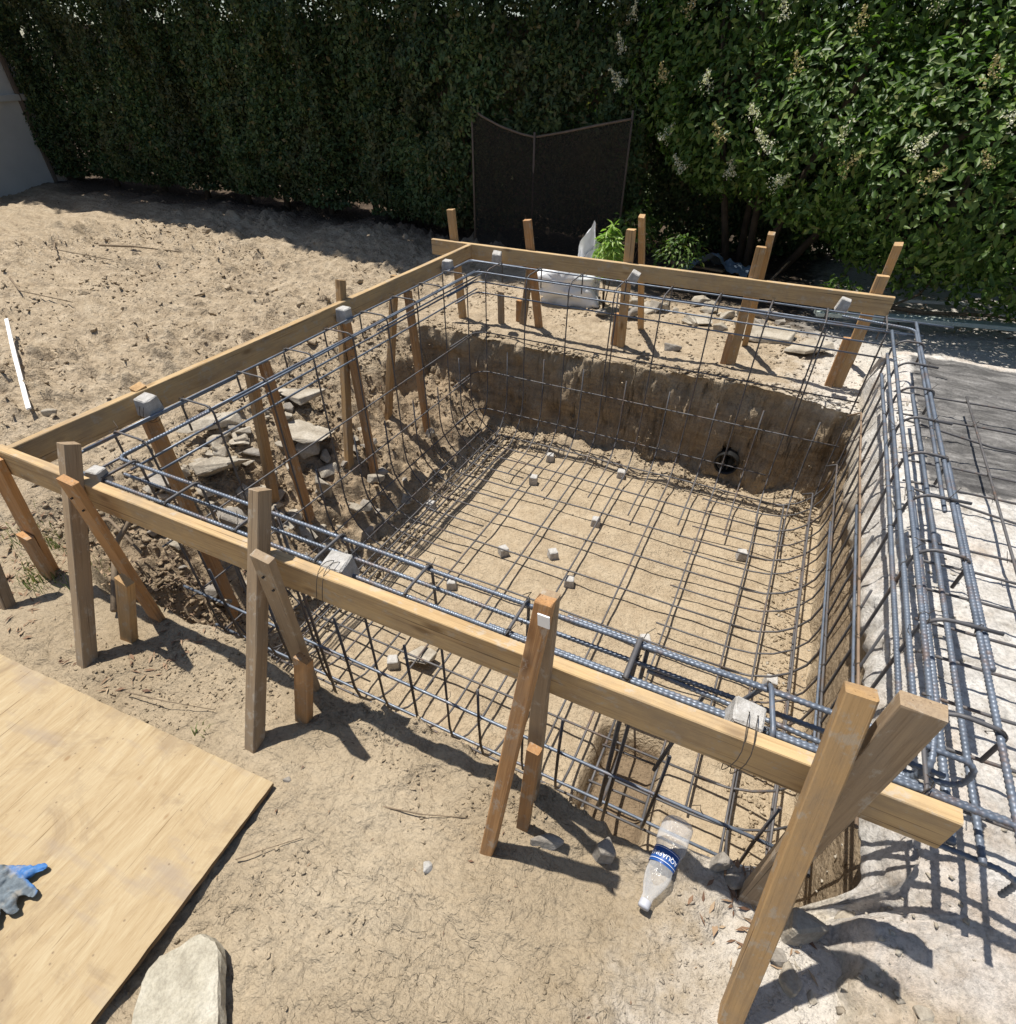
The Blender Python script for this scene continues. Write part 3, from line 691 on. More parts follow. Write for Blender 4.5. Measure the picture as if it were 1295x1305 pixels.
def bottle():
    A = Vector((2.112, -.386, -.489)); B = Vector((2.148, -.150, -.470))     # cap end to base end
    root = empty('water_bottle', A, 'crumpled clear plastic water bottle with a blue label lying on the dirt', 'bottle')
    ax = (B-A); L = ax.length; ax.normalize()
    side = ax.cross(Vector((0, 0, 1))).normalized(); upv = side.cross(ax)
    mw = Matrix((side, upv, ax)).transposed().to_4x4()
    def lathe(name, prof, m, crush=0.0, sides=28, r0=0, r1=2*PI, parent=root, seed=0):
        n = len(prof); full = abs(r1-r0-2*PI) < 1e-4; c = sides if full else sides+1
        V = []
        for (r, z) in prof:
            for k in range(c):
                a = r0+(r1-r0)*k/sides
                d = crush*float(vnoise(np.array([math.cos(a)*1.6+seed]), np.array([math.sin(a)*1.6]), np.array([z*26]))[0])
                V.append((math.cos(a)*r*(1+d), math.sin(a)*r*(1+d)*(1-.12*(crush > 0)), z))
        F = []
        for i in range(n-1):
            for k in range(sides):
                k2 = (k+1) % c
                F.append((i*c+k, i*c+k2, (i+1)*c+k2, (i+1)*c+k))
        o = link(name, mesh_np(name, V, F, m, True), parent); return o
    body = [(.0135, .018), (.0138, .030), (.017, .036), (.024, .052), (.032, .072), (.0345, .088), (.033, .098), (.0325, .105), (.0325, .150), (.0335, .155), (.037, .166), (.0385, .185), (.037, .200), (.0385, .215), (.037, .228), (.030, .238), (.016, .239), (.0, .234)]
    bd = lathe('bottle_body', body, M['pet'], .16, 36, seed=3)
    cap = lathe('cap', [(.0, -.002), (.0135, -.001), (.0145, .003), (.0145, .016), (.0138, .018)], M['cap_white'])
    lab = lathe('wrap_label', [(.0338, .106), (.0340, .127), (.0338, .149)], M['label_blue'], .05, 40, seed=3)
    for o in (bd, cap, lab): o.matrix_basis = mw
    # printed word, bent round the label
    cu = bpy.data.curves.new('brand_text', 'FONT'); cu.body = 'AQUAFINA'; cu.size = .0165; cu.align_x = 'CENTER'; cu.align_y = 'CENTER'; cu.extrude = .0
    to = bpy.data.objects.new('tmp', cu); COL.objects.link(to); bpy.context.view_layer.update()
    me = bpy.data.meshes.new_from_object(to.evaluated_get(bpy.context.evaluated_depsgraph_get())); bpy.data.objects.remove(to)
    bm = bmesh.new(); bm.from_mesh(me); bmesh.ops.subdivide_edges(bm, edges=[e for e in bm.edges if e.calc_length() > .004], cuts=2)
    th0 = math.radians(97)
    for v in bm.verts:
        x, y = v.co.x, v.co.y
        a = th0+x/.036; rr = .0357
        v.co = (math.cos(a)*rr, math.sin(a)*rr*.93, .1265-y)
    tx = bm_link('printed_word', bm, M['label_white'], lab)
    tx.data.materials.clear(); tx.data.materials.append(M['label_white'])
    for zz in (.1115, .1425):
        lathe('label_line', [(.0352, zz), (.0352, zz+.0012)], M['label_white'], 0, 24, math.radians(20), math.radians(170), lab)
    return root
bottle()

# ------------------------------------------------------------------ form boards
H_, T_ = .104, .034
far_b = lumber('form_board', (-.60, 3.105, -.001), (2.555, 3.140, -.001), H_, T_, M['wood_pale'], (0, 0, 1), seg=20, bow=.006)
tag(far_b, 'long horizontal form board across the far end of the pit', 'form board')
left_b = lumber('form_board', (-.295, -.186, -.001), (-.262, 3.082, -.001), H_, T_, M['wood_pale'], (0, 0, 1), seg=20, bow=.006)
tag(left_b, 'long horizontal form board along the left side of the pit', 'form board')
near_b = lumber('form_board', (-.34, -.190, -.001), (2.555, -.184, -.001), H_, T_, M['wood_pale'], (0, 0, 1), seg=20, bow=.004, rough_end=.003)
tag(near_b, 'long horizontal form board nearest the camera along the front of the pit', 'form board')

# ------------------------------------------------------------------ stakes and kickers
def support(base, label, parts, group):
    root = empty('form_brace', base, label, 'form brace', group)
    for k, (nm, p0, p1, wd, th, m, wdir) in enumerate(parts):
        lumber(nm, p0, p1, wd, th, M[m], wdir, root, .0025, k, 6)
    return root
GN = 'timber braces in front of the near form board'
def nails(root, pts, nrm=(0, -1, 0)):
    for p in pts:
        v = Vector(p)-Vector(root.location); n_ = Vector(nrm).normalized()
        link('nail', tube_mesh('nail', [v-n_*.004, v+n_*.0022], .0032, M['wire'], 8), root)
def dip(p, d=.10):
    """drive the lower end a little into the soil"""
    return p
def ext(p0, p1, d):
    p0, p1 = Vector(p0), Vector(p1); return tuple(p0+(p0-p1).normalized()*d)
k1b, k1t = (.161, -.494, -.524), (.129, -.174, .176)
b1 = support(k1b, 'leftmost full brace before the near form board, with an orange slanted stake', [
    ('post', ext(k1b, k1t, .12), k1t, .050, .040, 'wood_old', (0, 1, 0)),
    ('stake', ext((.196, -.241, -.52), (.29, -.29, .159), .1), (.262, -.283, .145), .024, .068, 'wood_red', (0, 1, 0)),
    ('peg', ext((.2, -.352, -.52), (.358, -.29, -.173), .1), (.310, -.312, -.215), .028, .056, 'wood', (0, 1, 0))], GN)
k2b, k2t = (.92, -.473, -.519), (.913, -.153, .237)
b2 = support(k2b, 'second brace before the near form board, weathered post with brown slanted stake', [
    ('post', ext(k2b, k2t, .12), k2t, .045, .040, 'wood_old', (0, 1, 0)),
    ('stake', ext((.948, -.237, -.52), (1.05, -.29, .171), .1), (1.02, -.288, .155), .024, .060, 'wood_old', (0, 1, 0)),
    ('peg', ext((1.001, -.340, -.52), (1.053, -.28, -.198), .1), (1.050, -.300, -.215), .028, .050, 'wood_red', (0, 1, 0))], GN)
k3b, k3t = (1.705, -.428, -.512), (1.752, -.256, .309)
b3 = support(k3b, 'brace before the near form board with a white tag on its top', [
    ('post', ext(k3b, k3t, .12), k3t, .034, .034, 'wood_red', (0, 1, 0)),
    ('stake', ext((1.755, -.262, -.52), (1.747, -.222, .295), .1), (1.747, -.220, .290), .028, .036, 'wood_old', (0, 1, 0)),
    ('peg', ext((1.766, -.345, -.52), (1.766, -.31, -.147), .1), (1.768, -.300, -.147), .024, .032, 'wood_red', (0, 1, 0))], GN)
bm = bmesh.new(); bmesh.ops.create_cube(bm, size=1)
for v in bm.verts: v.co = (v.co.x*.024, v.co.y*.003, v.co.z*.038)
tg = bm_link('tag', bm, M['tag_white'], b3); tg.location = Vector((1.762, -.2840, .284))-Vector(k3b); tg.rotation_euler = (.15, 0, 0)
k4b, k4t = (2.345, -.504, -.52), (2.288, -.219, .315)
b4 = support(k4b, 'large brace at the right end of the near form board, two crossing brown posts', [
    ('post', ext(k4b, k4t, .12), k4t, .038, .048, 'wood', (0, 1, 0)),
    ('stake', ext((2.355, -.239, -.52), (2.36, -.24, .344), .1), (2.362, -.236, .344), .034, .064, 'wood_old', (0, 1, 0))], GN)
nails(b1, [(.252, -.296, .085), (.272, -.294, .045)])
nails(b2, [(1.012, -.302, .09), (1.030, -.300, .05), (1.048, -.316, -.26)])
nails(b4, [(2.305, -.325, .02), (2.318, -.345, -.03)])
support((-.49, -.25, -.53), 'brace at the near left corner with a wide orange stake and grass', [
    ('stake', (-.475, -.245, -.62), (-.335, -.222, .03), .026, .088, 'wood_red', (0, 1, 0)),
    ('peg', (-.418, -.278, -.63), (-.392, -.265, -.32), .026, .070, 'wood_red', (0, 1, 0)),
    ('post', (-.365, -.475, -.62), (-.47, -.265, .12), .040, .034, 'wood_old', (0, 1, 0))], GN)

GL = 'timber braces under the left form board'
left_list = [((-.526, .455, -.68), (-.295, .335, .062), (-.087, .197, -1.06), (-.262, .30, -.06), 'pair of timber stakes under the left form board nearest the camera'),
             ((-.343, .82, -.86), (-.30, .905, -.01), (-.177, .894, -.97), (-.262, .955, -.06), 'second pair of timber stakes under the left form board, among the big rubble'),
             ((-.223, 1.358, -.836), (-.30, 1.66, .145), (-.094, 1.427, -.957), (-.262, 1.60, -.06), 'third pair of timber stakes under the left form board, one peg rising above the board'),
             ((-.393, 2.017, -.885), (-.30, 2.17, .048), (-.132, 2.119, -.999), (-.262, 2.235, -.06), 'farthest pair of timber stakes under the left form board, by the dark corner')]
for a0, a1, b0, b1, lb in left_list:
    support(a0, lb, [('stake', ext(a0, a1, .08), a1, .036, .052, 'wood', (1, 0, 0)), ('kicker', ext(b0, b1, .08), b1, .036, .052, 'wood_red', (1, 0, 0))], GL)

GF = 'timber braces behind the far form board'
far_list = [
    ('single tilted stake at the far left corner of the form boards', (-.40, 3.20, -.50), [('stake', (-.40, 3.18, -.58), (-.452, 3.156, .25), .036, .058, 'wood', (0, 1, 0))]),
    ('brace with a split top behind the far form board, left of the white sack', (.22, 3.2, -.48), [
        ('stake', (.285, 3.20, -.56), (.168, 3.160, .235), .036, .056, 'wood_red', (0, 1, 0)), ('kicker', (.13, 3.195, -.56), (.20, 3.196, .02), .032, .05, 'wood_old', (0, 1, 0)), ('peg', (.085, 3.23, -.56), (.085, 3.23, -.34), .03, .04, 'wood_red', (0, 1, 0))]),
    ('brace beside the green shrub behind the far form board', (.95, 3.17, -.53), [
        ('stake', (.965, 3.165, -.63), (.921, 3.168, .245), .045, .058, 'wood', (0, 1, 0)), ('kicker', (1.0, 3.62, -.6), (.975, 3.185, .325), .036, .04, 'wood', (0, 1, 0)), ('peg', (.905, 3.17, -.63), (.905, 3.172, -.30), .035, .045, 'wood_red', (0, 1, 0))]),
    ('brace in front of the bush trunks behind the far form board', (1.76, 3.17, -.55), [
        ('stake', (1.762, 3.150, -.65), (1.750, 3.178, .225), .045, .060, 'wood', (0, 1, 0)), ('kicker', (1.80, 3.6, -.6), (1.785, 3.20, .300), .036, .04, 'wood', (0, 1, 0)), ('peg', (1.71, 3.135, -.63), (1.712, 3.16, -.31), .035, .042, 'wood_red', (0, 1, 0))]),
    ('brace at the right end of the far form board with a long leaning kicker', (2.45, 3.18, -.5), [
        ('stake', (2.448, 3.155, -.6), (2.455, 3.185, .145), .045, .066, 'wood', (0, 1, 0)), ('kicker', (2.52, 3.62, -.58), (2.468, 3.205, .31), .036, .045, 'wood', (0, 1, 0)), ('peg', (2.395, 3.12, -.6), (2.40, 3.16, -.22), .035, .045, 'wood_red', (0, 1, 0))])]
for lb, bs, ps in far_list: support(bs, lb, ps, GF)
pg_ = lumber('survey_peg', (-.01, 3.11, -.58), (-.012, 3.10, -.26), .03, .045, M['wood_old'], (0, 1, 0), None, .003)
tag(pg_, 'short lone wooden peg standing in the dirt beyond the far left rim', 'peg')

# ------------------------------------------------------------------ reinforcing steel
SP = .3048
xk = [.085+SP*k for k in range(9)]
yk = [.109+SP*k for k in range(9)]
XR, YF = 2.563, 2.68
RB, RT = .0064, .0048     # beam bars, stirrups
def cage(name, loc, label): return empty(name, loc, label, 'rebar cage')
def bar(parent, pts, r=RT, m='steel_dark', name='bar', rad=.035, sides=6, rib=0.0, wob=.0025, seed=None):
    rr = random.Random(seed if seed is not None else int(sum(abs(c) for p in pts for c in p)*1e4))
    q = fillet(pts, rad) if len(pts) > 2 else [Vector(p) for p in pts]
    # long straight runs get a slight sag so they are not ruler straight
    out = [q[0]]
    for a, b in zip(q[:-1], q[1:]):
        L = (b-a).length
        if L > .35 and wob:
            n = max(2, int(L/.3)); d = Vector((rr.uniform(-1, 1), rr.uniform(-1, 1), rr.uniform(-1, 1)))*wob
            for k in range(1, n): out.append(a.lerp(b, k/n)+d*math.sin(PI*k/n)+Vector((rr.uniform(-1, 1), rr.uniform(-1, 1), rr.uniform(-1, 1)))*wob*.35)
        out.append(b)
    loc = Vector(parent.location)
    me = tube_mesh(name, [p-loc for p in out], r, M[m], sides, rib)
    return link(name, me, parent)
def ties(parent, pts, r=.009, seed=0):
    rr = random.Random(seed); loc = Vector(parent.location); ms = []
    for p in pts:
        p = Vector(p)-loc; ax = Vector((rr.uniform(-1, 1), rr.uniform(-1, 1), rr.uniform(-1, 1))).normalized()
        u = ax.orthogonal().normalized(); v = ax.cross(u)
        ring = [p+(u*math.cos(a)+v*math.sin(a))*r*1.15 for a in [k*2*PI/8 for k in range(9)]]
        tail = [ring[-1], ring[-1]+(u+ax*.6)*r*1.2, ring[-1]+Vector((rr.uniform(-1, 1), rr.uniform(-1, 1), rr.uniform(.2, 1)))*r*3.2]
        ms.append(tube_mesh('t', ring+tail[1:], .0012, M['wire'], 4))
    o = link('wire_tie', merge(ms, 'wire_tie', M['wire']), parent); o['kind'] = 'stuff'; return o
ZC, RC = -1.155, .30        # floor bar level, radius at the foot of the walls

# --- near beam
cn = cage('rebar_cage', (1.3, -.06, 0), 'cage of ribbed steel bars just behind the near form board')
RIB = .0032
bar(cn, [(.0, .40, -.012), (-.012, .0, -.012), (.35, .0, -.010), (XR-.02, .0, -.012)], RB, 'steel', 'bar', .03, 8, RIB)
bar(cn, [(-.05, -.118, -.012), (1.3, -.120, -.010), (2.76, -.112, -.014)], RB, 'steel', 'bar', .03, 8, RIB)
bar(cn, [(-.02, .0, -.085), (XR+.04, .0, -.085)], RB, 'steel', 'bar', .03, 8, RIB)
bar(cn, [(1.72, .012, -.020), (XR+.075, .004, -.020), (XR+.075, -.004, -.10), (XR-.10, -.010, -.115)], RB, 'steel', 'bar', .032, 8, RIB)
bar(cn, [(.0, -.118, -.130), (2.72, -.125, -.150), (2.76, -.125, -.17), (2.765, -.122, -.24)], RB, 'steel', 'bar', .02, 8, RIB)
bar(cn, [(1.55, -.105, -.020), (2.80, -.100, -.022)], RB, 'steel', 'bar', .03, 8, RIB)
bar(cn, [(1.95, .0, -.098), (2.80, -.085, -.060)], RB, 'steel', 'bar', .03, 8, RIB)
tp = []
for k, x in enumerate(xk):
    lean = .0
    if k == 7:
        pts = [(x+.02, -.130, -.035), (x+.02, -.128, .003), (x, .008, .005), (x-.05, .03, -.16), (x-.12, .08, -.45)]
        bar(cn, pts, .0062, 'steel', 'stirrup', .022, 7)
    else:
        pts = [(x, -.130, -.150), (x, -.130, .003), (x, .012, .003), (x, .012, ZC), (x, RC+.04, ZC)]
        bar(cn, pts, RT if k != 6 else .0075, 'steel_dark', 'stirrup', [.022, .022, RC], 6)
        if k in (2, 6): bar(cn, [(x+.022, .018, -.02), (x+.024, .014, -.80), (x+.024, .014, ZC+.02)], .006, 'steel_dark', 'stirrup')
    tp += [(x, -.12, -.002), (x, .003, -.002), (x, .006, -.085)]
ties(cn, tp, .010, 1)
bar(cn, [(2.10, .02, -.12), (2.045, -.02, -.50)], .0062, 'steel_dark', 'stirrup', wob=0)
bar(cn, [(2.21, .02, -.10), (2.16, .015, -.36), (2.125, .02, -.30)], .0062, 'steel_dark', 'stirrup', .01, wob=0)

# --- left beam
cl = cage('rebar_cage', (-.085, 1.3, 0), 'cage of thin steel bars beside the left form board')
for p, r in (([(-.170, -.02, -.012), (-.172, 2.92, -.010), (.25, 2.925, -.010)], RB*.85), ([(-.012, .30, -.012), (-.010, 2.70, -.012)], RB*.85), ([(.004, .52, -.018), (.004, 2.74, -.016)], RB*.8),
             ([(-.010, .02, -.075), (-.008, 2.72, -.070)], RB*.8), ([(-.010, .05, -.135), (-.010, 2.72, -.135)], RB*.8), ([(-.165, -.12, -.10), (-.165, 2.7, -.10)], RB*.8),
             ([(-.02, -.115, -.016), (-.172, -.115, -.016), (-.170, .70, -.020)], RB*.85)):
    bar(cl, p, r, 'steel', 'bar', .03, 7)
bar(cl, [(-.004, 1.55, -.052), (-.004, 2.78, -.05)], RB*.8, 'steel', 'bar', .03, 7)
tp = []
for k, y in enumerate(yk):
    bar(cl, [(-.182, y, -.150), (-.182, y, .003), (-.018+.026, y, .003), (.008, y, ZC), (RC+.04, y, ZC)], RT*.95, 'steel_dark', 'stirrup', [.03, .035, RC], 6)
    tp += [(-.172, y, -.004), (-.002, y, -.004), (.0, y, -.07), (.0, y, -.135)]
ties(cl, tp, .009, 2)

# --- far beam
cf = cage('rebar_cage', (1.3, 2.80, 0), 'cage of thin steel bars in front of the far form board')
for p, r in (([(-.168, 2.55, -.012), (-.168, 2.915, -.012), (2.86, 2.935, -.012)], RB*.8), ([(.0, 2.2, -.012), (.0, 2.69, -.012), (2.62, 2.69, -.012)], RB*.8), ([(.0, 2.3, -.075), (.0, 2.69, -.075), (2.6, 2.69, -.080)], RB*.75),
             ([(.0, 2.4, -.145), (.0, 2.69, -.145), (2.55, 2.69, -.150)], RB*.75), ([(.0, 2.915, -.075), (2.74, 2.925, -.075)], RB*.75), ([(1.75, 2.80, -.03), (2.60, 2.80, -.035)], RB*.75)):
    bar(cf, p, r, 'steel', 'bar', .06, 7)
tp = []
for k, x in enumerate(xk):
    bar(cf, [(x, 2.930, -.130), (x, 2.930, .003), (x, 2.672, .003), (x, 2.672, ZC), (x, 2.672-RC-.04, ZC)], RT*.95, 'steel_dark', 'stirrup', [.025, .06, RC], 6)
    if k in (3, 7): bar(cf, [(x+.02, 2.69, -.02), (x+.03, 2.676, -.75)], RT*.95, 'steel_dark', 'stirrup')
    tp += [(x, 2.92, -.004), (x, 2.682, -.006), (x, 2.68, -.08), (x, 2.68, -.15)]
ties(cf, tp, .009, 3)

# --- right beam
cr = cage('rebar_cage', (2.62, 1.3, 0), 'cage of thick blue grey steel bars over the white broken slab on the right')
RR = .0074
bar(cr, [(XR+.115, 2.93, -.012), (XR+.115, 1.4, -.010), (XR+.118, -.06, -.012), (XR+.12, -.16, -.016)], RR, 'steel', 'bar', .03, 8, RIB)
bar(cr, [(2.30, 2.86, -.012), (XR+.105, 2.80, -.012), (XR+.105, 2.3, -.02), (XR+.10, 1.0, -.03)], RR*.9, 'steel', 'bar', .05, 8, RIB)
bar(cr, [(XR-.012, 2.72, -.012), (XR-.010, 1.2, -.010), (XR-.010, .04, -.012), (XR-.012, -.035, -.03), (XR-.02, -.03, -.10), (XR-.12, .0, -.11)], RR, 'steel', 'bar', .03, 8, RIB)
bar(cr, [(XR-.012, 2.55, -.078), (XR-.012, .08, -.080)], RR, 'steel', 'bar', .03, 8, RIB)
bar(cr, [(XR-.012, 2.45, -.150), (XR-.012, .12, -.152)], RR, 'steel', 'bar', .03, 8, RIB)
bar(cr, [(XR+.112, 2.2, -.135), (XR+.115, -.14, -.130)], RR, 'steel', 'bar', .03, 8, RIB)
bar(cr, [(XR+.130, 1.32, -.018), (XR+.133, .30, -.018)], RR*1.15, 'steel', 'bar', .03, 8, RIB)
bar(cr, [(XR+.06, 1.3, -.135), (XR+.064, -.12, -.135)], RR*1.25, 'steel', 'bar', .03, 8, RIB)
tp = []
for k, y in enumerate(yk):
    j = rng.uniform(-.015, .015)
    tail = [(XR+.130, y+j, .003), (XR+.130, y+j, -.11)] if k % 2 == 0 else [(XR+.165, y+j, .0)]
    bar(cr, [(XR-RC-.04, y, ZC), (XR-.004, y, ZC), (XR-.004, y, .003)]+tail, RT*1.15, 'steel_dark', 'stirrup', [RC, .06]+([.025] if k % 2 == 0 else []), 7)
    tp += [(XR+.115, y+j, -.004), (XR-.006, y, -.008), (XR-.008, y, -.08), (XR-.008, y, -.15)]
ties(cr, tp, .011, 4)

# --- wall meshes and floor mat
def mesh_thing(loc, label): return empty('rebar_mesh', loc, label, 'rebar mesh')
wf_ = mesh_thing((1.3, 2.66, -.6), 'grid of thin bars standing against the shaded far earth wall')
for z in (-.405, -.70, -1.0):
    yy = 2.660 if z > -.9 else 2.645
    bar(wf_, [(.0, 2.30, z), (.005, yy, z), (2.2 if z < -.9 else 2.54, yy, z-.004)], RT*.95, 'steel_dark', 'bar', .12, 6)
tp = []
for k in range(8):
    x = xk[k]+SP/2+rng.uniform(-.02, .02)
    bar(wf_, [(x, 2.672, -.56+rng.uniform(-.04, .04)), (x, 2.665, ZC+.006), (x, 2.672-RC-.33+rng.uniform(-.05, .05), ZC+.006)], RT*1.05, 'steel_dark', 'bar', [RC], 6)
    tp += [(x, 2.66, -.70), (x, 2.655, -1.0)]
ties(wf_, tp+[(x, 2.665, z) for x in xk for z in (-.405, -.70, -1.0)], .008, 5)
wl_ = mesh_thing((.01, 1.3, -.6), 'grid of thin bars over the left earth bank')
for z, x0 in ((-.41, .018), (-.71, .018), (-.95, .062), (-1.08, .15), (-1.125, .23), (-1.14, .27), (-1.15, .31)):
    bar(wl_, [(x0, rng.uniform(-.05, .05), z), (x0, 1.4, z), (x0, rng.uniform(2.5, 2.62), z)], RT*.9, 'steel_dark', 'bar', 0, 6, wob=.004)
tp = []
for k in range(8):
    y = yk[k]+SP/2+rng.uniform(-.02, .02)
    bar(wl_, [(.010, y, -.56+rng.uniform(-.05, .05)), (.012, y, ZC+.006), (.012+RC+.36, y, ZC+.006)], RT*1.05, 'steel_dark', 'bar', [RC], 6)
    tp += [(.014, y, -.71), (.06, y, -.95)]
ties(wl_, tp+[(.014, y, z) for y in yk for z in (-.41, -.71)], .008, 6)
wr_ = mesh_thing((2.55, 1.3, -.6), 'grid of bars along the right side of the pit with rusty patches')
for z, x0, m_ in ((-.405, XR-.012, 'steel_rust'), (-.75, XR-.012, 'steel_dark'), (-.98, XR-.07, 'steel_dark'), (-1.12, XR-.20, 'steel_dark')):
    bar(wr_, [(x0-.05, 2.56, z-.05), (x0, 2.52, z), (x0, 1.3, z), (x0, .0, z)], RT*1.1, m_, 'bar', .02, 7, wob=.004)
bar(wr_, [(XR-.024, 1.55, -.412), (XR-.022, .02, -.412)], RT*1.1, 'steel', 'bar', .02, 7)
bar(wr_, [(XR-.024, 1.9, -.755), (XR-.022, .02, -.76)], RT*1.1, 'steel', 'bar', .02, 7)
tp = []
for k in range(8):
    y = yk[k]+SP/2+rng.uniform(-.02, .02)
    bar(wr_, [(XR-.006, y, -.28+rng.uniform(-.08, .08)), (XR-.008, y, ZC+.006), (XR-RC-.40, y, ZC+.006)], RT, 'steel_dark', 'bar', [RC], 6)
    tp += [(XR-.01, y, -.405), (XR-.01, y, -.75)]
ties(wr_, tp+[(XR-.01, y, z) for y in yk for z in (-.405, -.75)], .008, 7)
wn_ = mesh_thing((1.3, .02, -.6), 'grid of bars along the near side of the pit with short upright ends')
for z, y0 in ((-.345, .0), (-.665, .0), (-.97, .05)):
    bar(wn_, [(-.02, y0, z), (1.3, y0, z), (2.5, y0, z)], RT*1.25, 'steel', 'bar', 0, 7)
tp = []
for k in range(8):
    x = xk[k]+SP/2+rng.uniform(-.02, .02)
    bar(wn_, [(x, -.004, -.47+rng.uniform(-.04, .05)), (x, .0, ZC+.006), (x, RC+.40, ZC+.006)], RT*1.15, 'steel_dark', 'bar', [RC], 6)
    tp += [(x, .0, -.665)]
ties(wn_, tp+[(x, .006, z) for x in xk for z in (-.345, -.665)], .009, 8)
fm = empty('rebar_mat', (1.3, 1.3, -1.15), 'flat grid of thin bars across the pit floor', 'rebar mat')
for k, x in enumerate(xk):
    bar(fm, [(x+rng.uniform(-.004, .004), .27, ZC+.004), (x, 1.35, ZC+.004+rng.uniform(-.004, .01)), (x+rng.uniform(-.004, .004), 2.42, ZC+.004)], RT*1.12, 'steel_dark', 'bar', 0, 6, wob=.005)
for k, y in enumerate(yk):
    bar(fm, [(.27, y+rng.uniform(-.004, .004), ZC+.009), (1.3, y, ZC+.011), (2.33, y+rng.uniform(-.004, .004), ZC+.009)], RT*1.12, 'steel_dark', 'bar', 0, 6, wob=.005)
bar(fm, [(1.843, .10, -1.205), (1.843, .55, -1.2)], .006, 'steel_dark', 'bar'); bar(fm, [(1.83, .22, -1.19), (2.08, .23, -1.19)], .005, 'steel_dark', 'bar'); bar(fm, [(1.83, .40, -1.19), (2.08, .41, -1.19)], .005, 'steel_dark', 'bar')
ties(fm, [(x, y, ZC+.008) for x in xk[1:-1] for y in yk[1:-1]], .007, 9)
dm_ = empty('rebar_mat', (3.3, 1.3, -.2), 'wide spaced rebar mat lying over the slab at the right edge', 'rebar mat')
for k, y in enumerate((2.40, 2.13, 1.94, 1.66, 1.48, 1.33, 1.08, .95, .80, .64, .50, .34, .18, .02)):
    z0 = -.15 if k in (2, 5) else -.205
    bar(dm_, [(XR+.07, y, z0), (3.0, y+.005, -.202), (4.6, y+.01, -.205)], RT*1.05, 'steel_dark', 'bar', .2, 6, wob=.003)
for x in (2.955, 3.25, 3.55):
    bar(dm_, [(x, 2.46, -.194), (x-.010, 1.0, -.194), (x-.02, -.2, -.194)], RT, 'steel_dark', 'bar', 0, 6, wob=.003)
ties(dm_, [(2.95, y, -.198) for y in (2.4, 2.13, 1.66, 1.48, 1.08, .8, .5)], .008, 12)

# ------------------------------------------------------------------ concrete spacers
def spacer(loc, s, rot, label, seed, group, wire=None, tall=1.0):
    bm = bmesh.new(); bmesh.ops.create_cube(bm, size=1)
    r = random.Random(seed)
    for v in bm.verts:
        t_ = .86 if v.co.z > 0 else 1.0
        v.co = (v.co.x*s*t_*r.uniform(.92, 1.06), v.co.y*s*t_*r.uniform(.92, 1.06), v.co.z*s*tall*r.uniform(.94, 1.05))
    bmesh.ops.bevel(bm, geom=bm.edges[:], offset=s*.06, segments=1, affect='EDGES')
    bmesh.ops.subdivide_edges(bm, edges=bm.edges[:], cuts=2, use_grid_fill=True)
    for v in bm.verts: v.co += Vector((r.uniform(-1, 1), r.uniform(-1, 1), r.uniform(-1, 1)))*s*.012
    if wire:
        root = empty('concrete_spacer', loc, label, 'spacer block', group); root.rotation_euler = rot
        bm_link('block', bm, M['spacer'], root)
        ms = []
        for dx in (-.006, .012):
            ring = [Vector((dx+.004*math.sin(3*a), wire[0]+wire[1]*math.cos(a), wire[2]+wire[3]*math.sin(a))) for a in [q*2*PI/20 for q in range(21)]]
            ms.append(tube_mesh('t', ring, .0011, M['wire'], 5))
        link('wire', merge(ms, 'wire', M['wire']), root)
        return root
    o = bm_link('concrete_spacer', bm, M['spacer'], None, loc); o.rotation_euler = rot
    return tag(o, label, 'spacer block', group)
GFS = 'concrete spacers on the pit floor'
for i, (x, y, rz, lb) in enumerate((
    (.721, 2.151, .2, 'upright grey spacer block on the pit floor towards the far left corner'),
    (.869, 1.366, .9, 'white spacer block on the pit floor left of its close twin in the middle'),
    (1.150, 1.481, .7, 'white spacer block on the pit floor, right one of the close pair in the middle'),
    (1.327, 1.301, .3, 'spacer block under a floor bar just in front of the close pair of white blocks'),
    (1.281, 1.901, .15, 'spacer block under a floor bar in the middle behind the close pair of white blocks'),
    (2.193, 1.974, .3, 'spacer block on the pit floor towards the right wall, below the black pipe'),
    (1.262, 2.520, .2, 'spacer block at the foot of the far earth wall, near its middle'),
    (.215, 1.576, .1, 'spacer block in the shadow at the foot of the left bank'),
    (.719, .986, .5, 'spacer block seen just behind the near cage, left of the tagged brace'),
    (2.459, 1.073, .1, 'spacer block on the pit floor by the right wall, above the large crossed posts'),
    (1.839, 1.055, .4, 'spacer block on the pit floor seen behind the near cage at its middle stirrup'),
    (.707, 2.500, .3, 'small shaded spacer block at the foot of the far wall near the left corner'),
    (.739, .373, .6, 'spacer block under the near form board beside a pale concrete flake'))):
    spacer((x, y, gz(x, y)+.026), .060, (0, 0, rz), lb, 100+i, GFS, tall=1.25 if i in (0, 9) else .95)
GBS = 'concrete spacers wedged between form boards and cages'
W1 = (-.045, .062, -.012, .075)
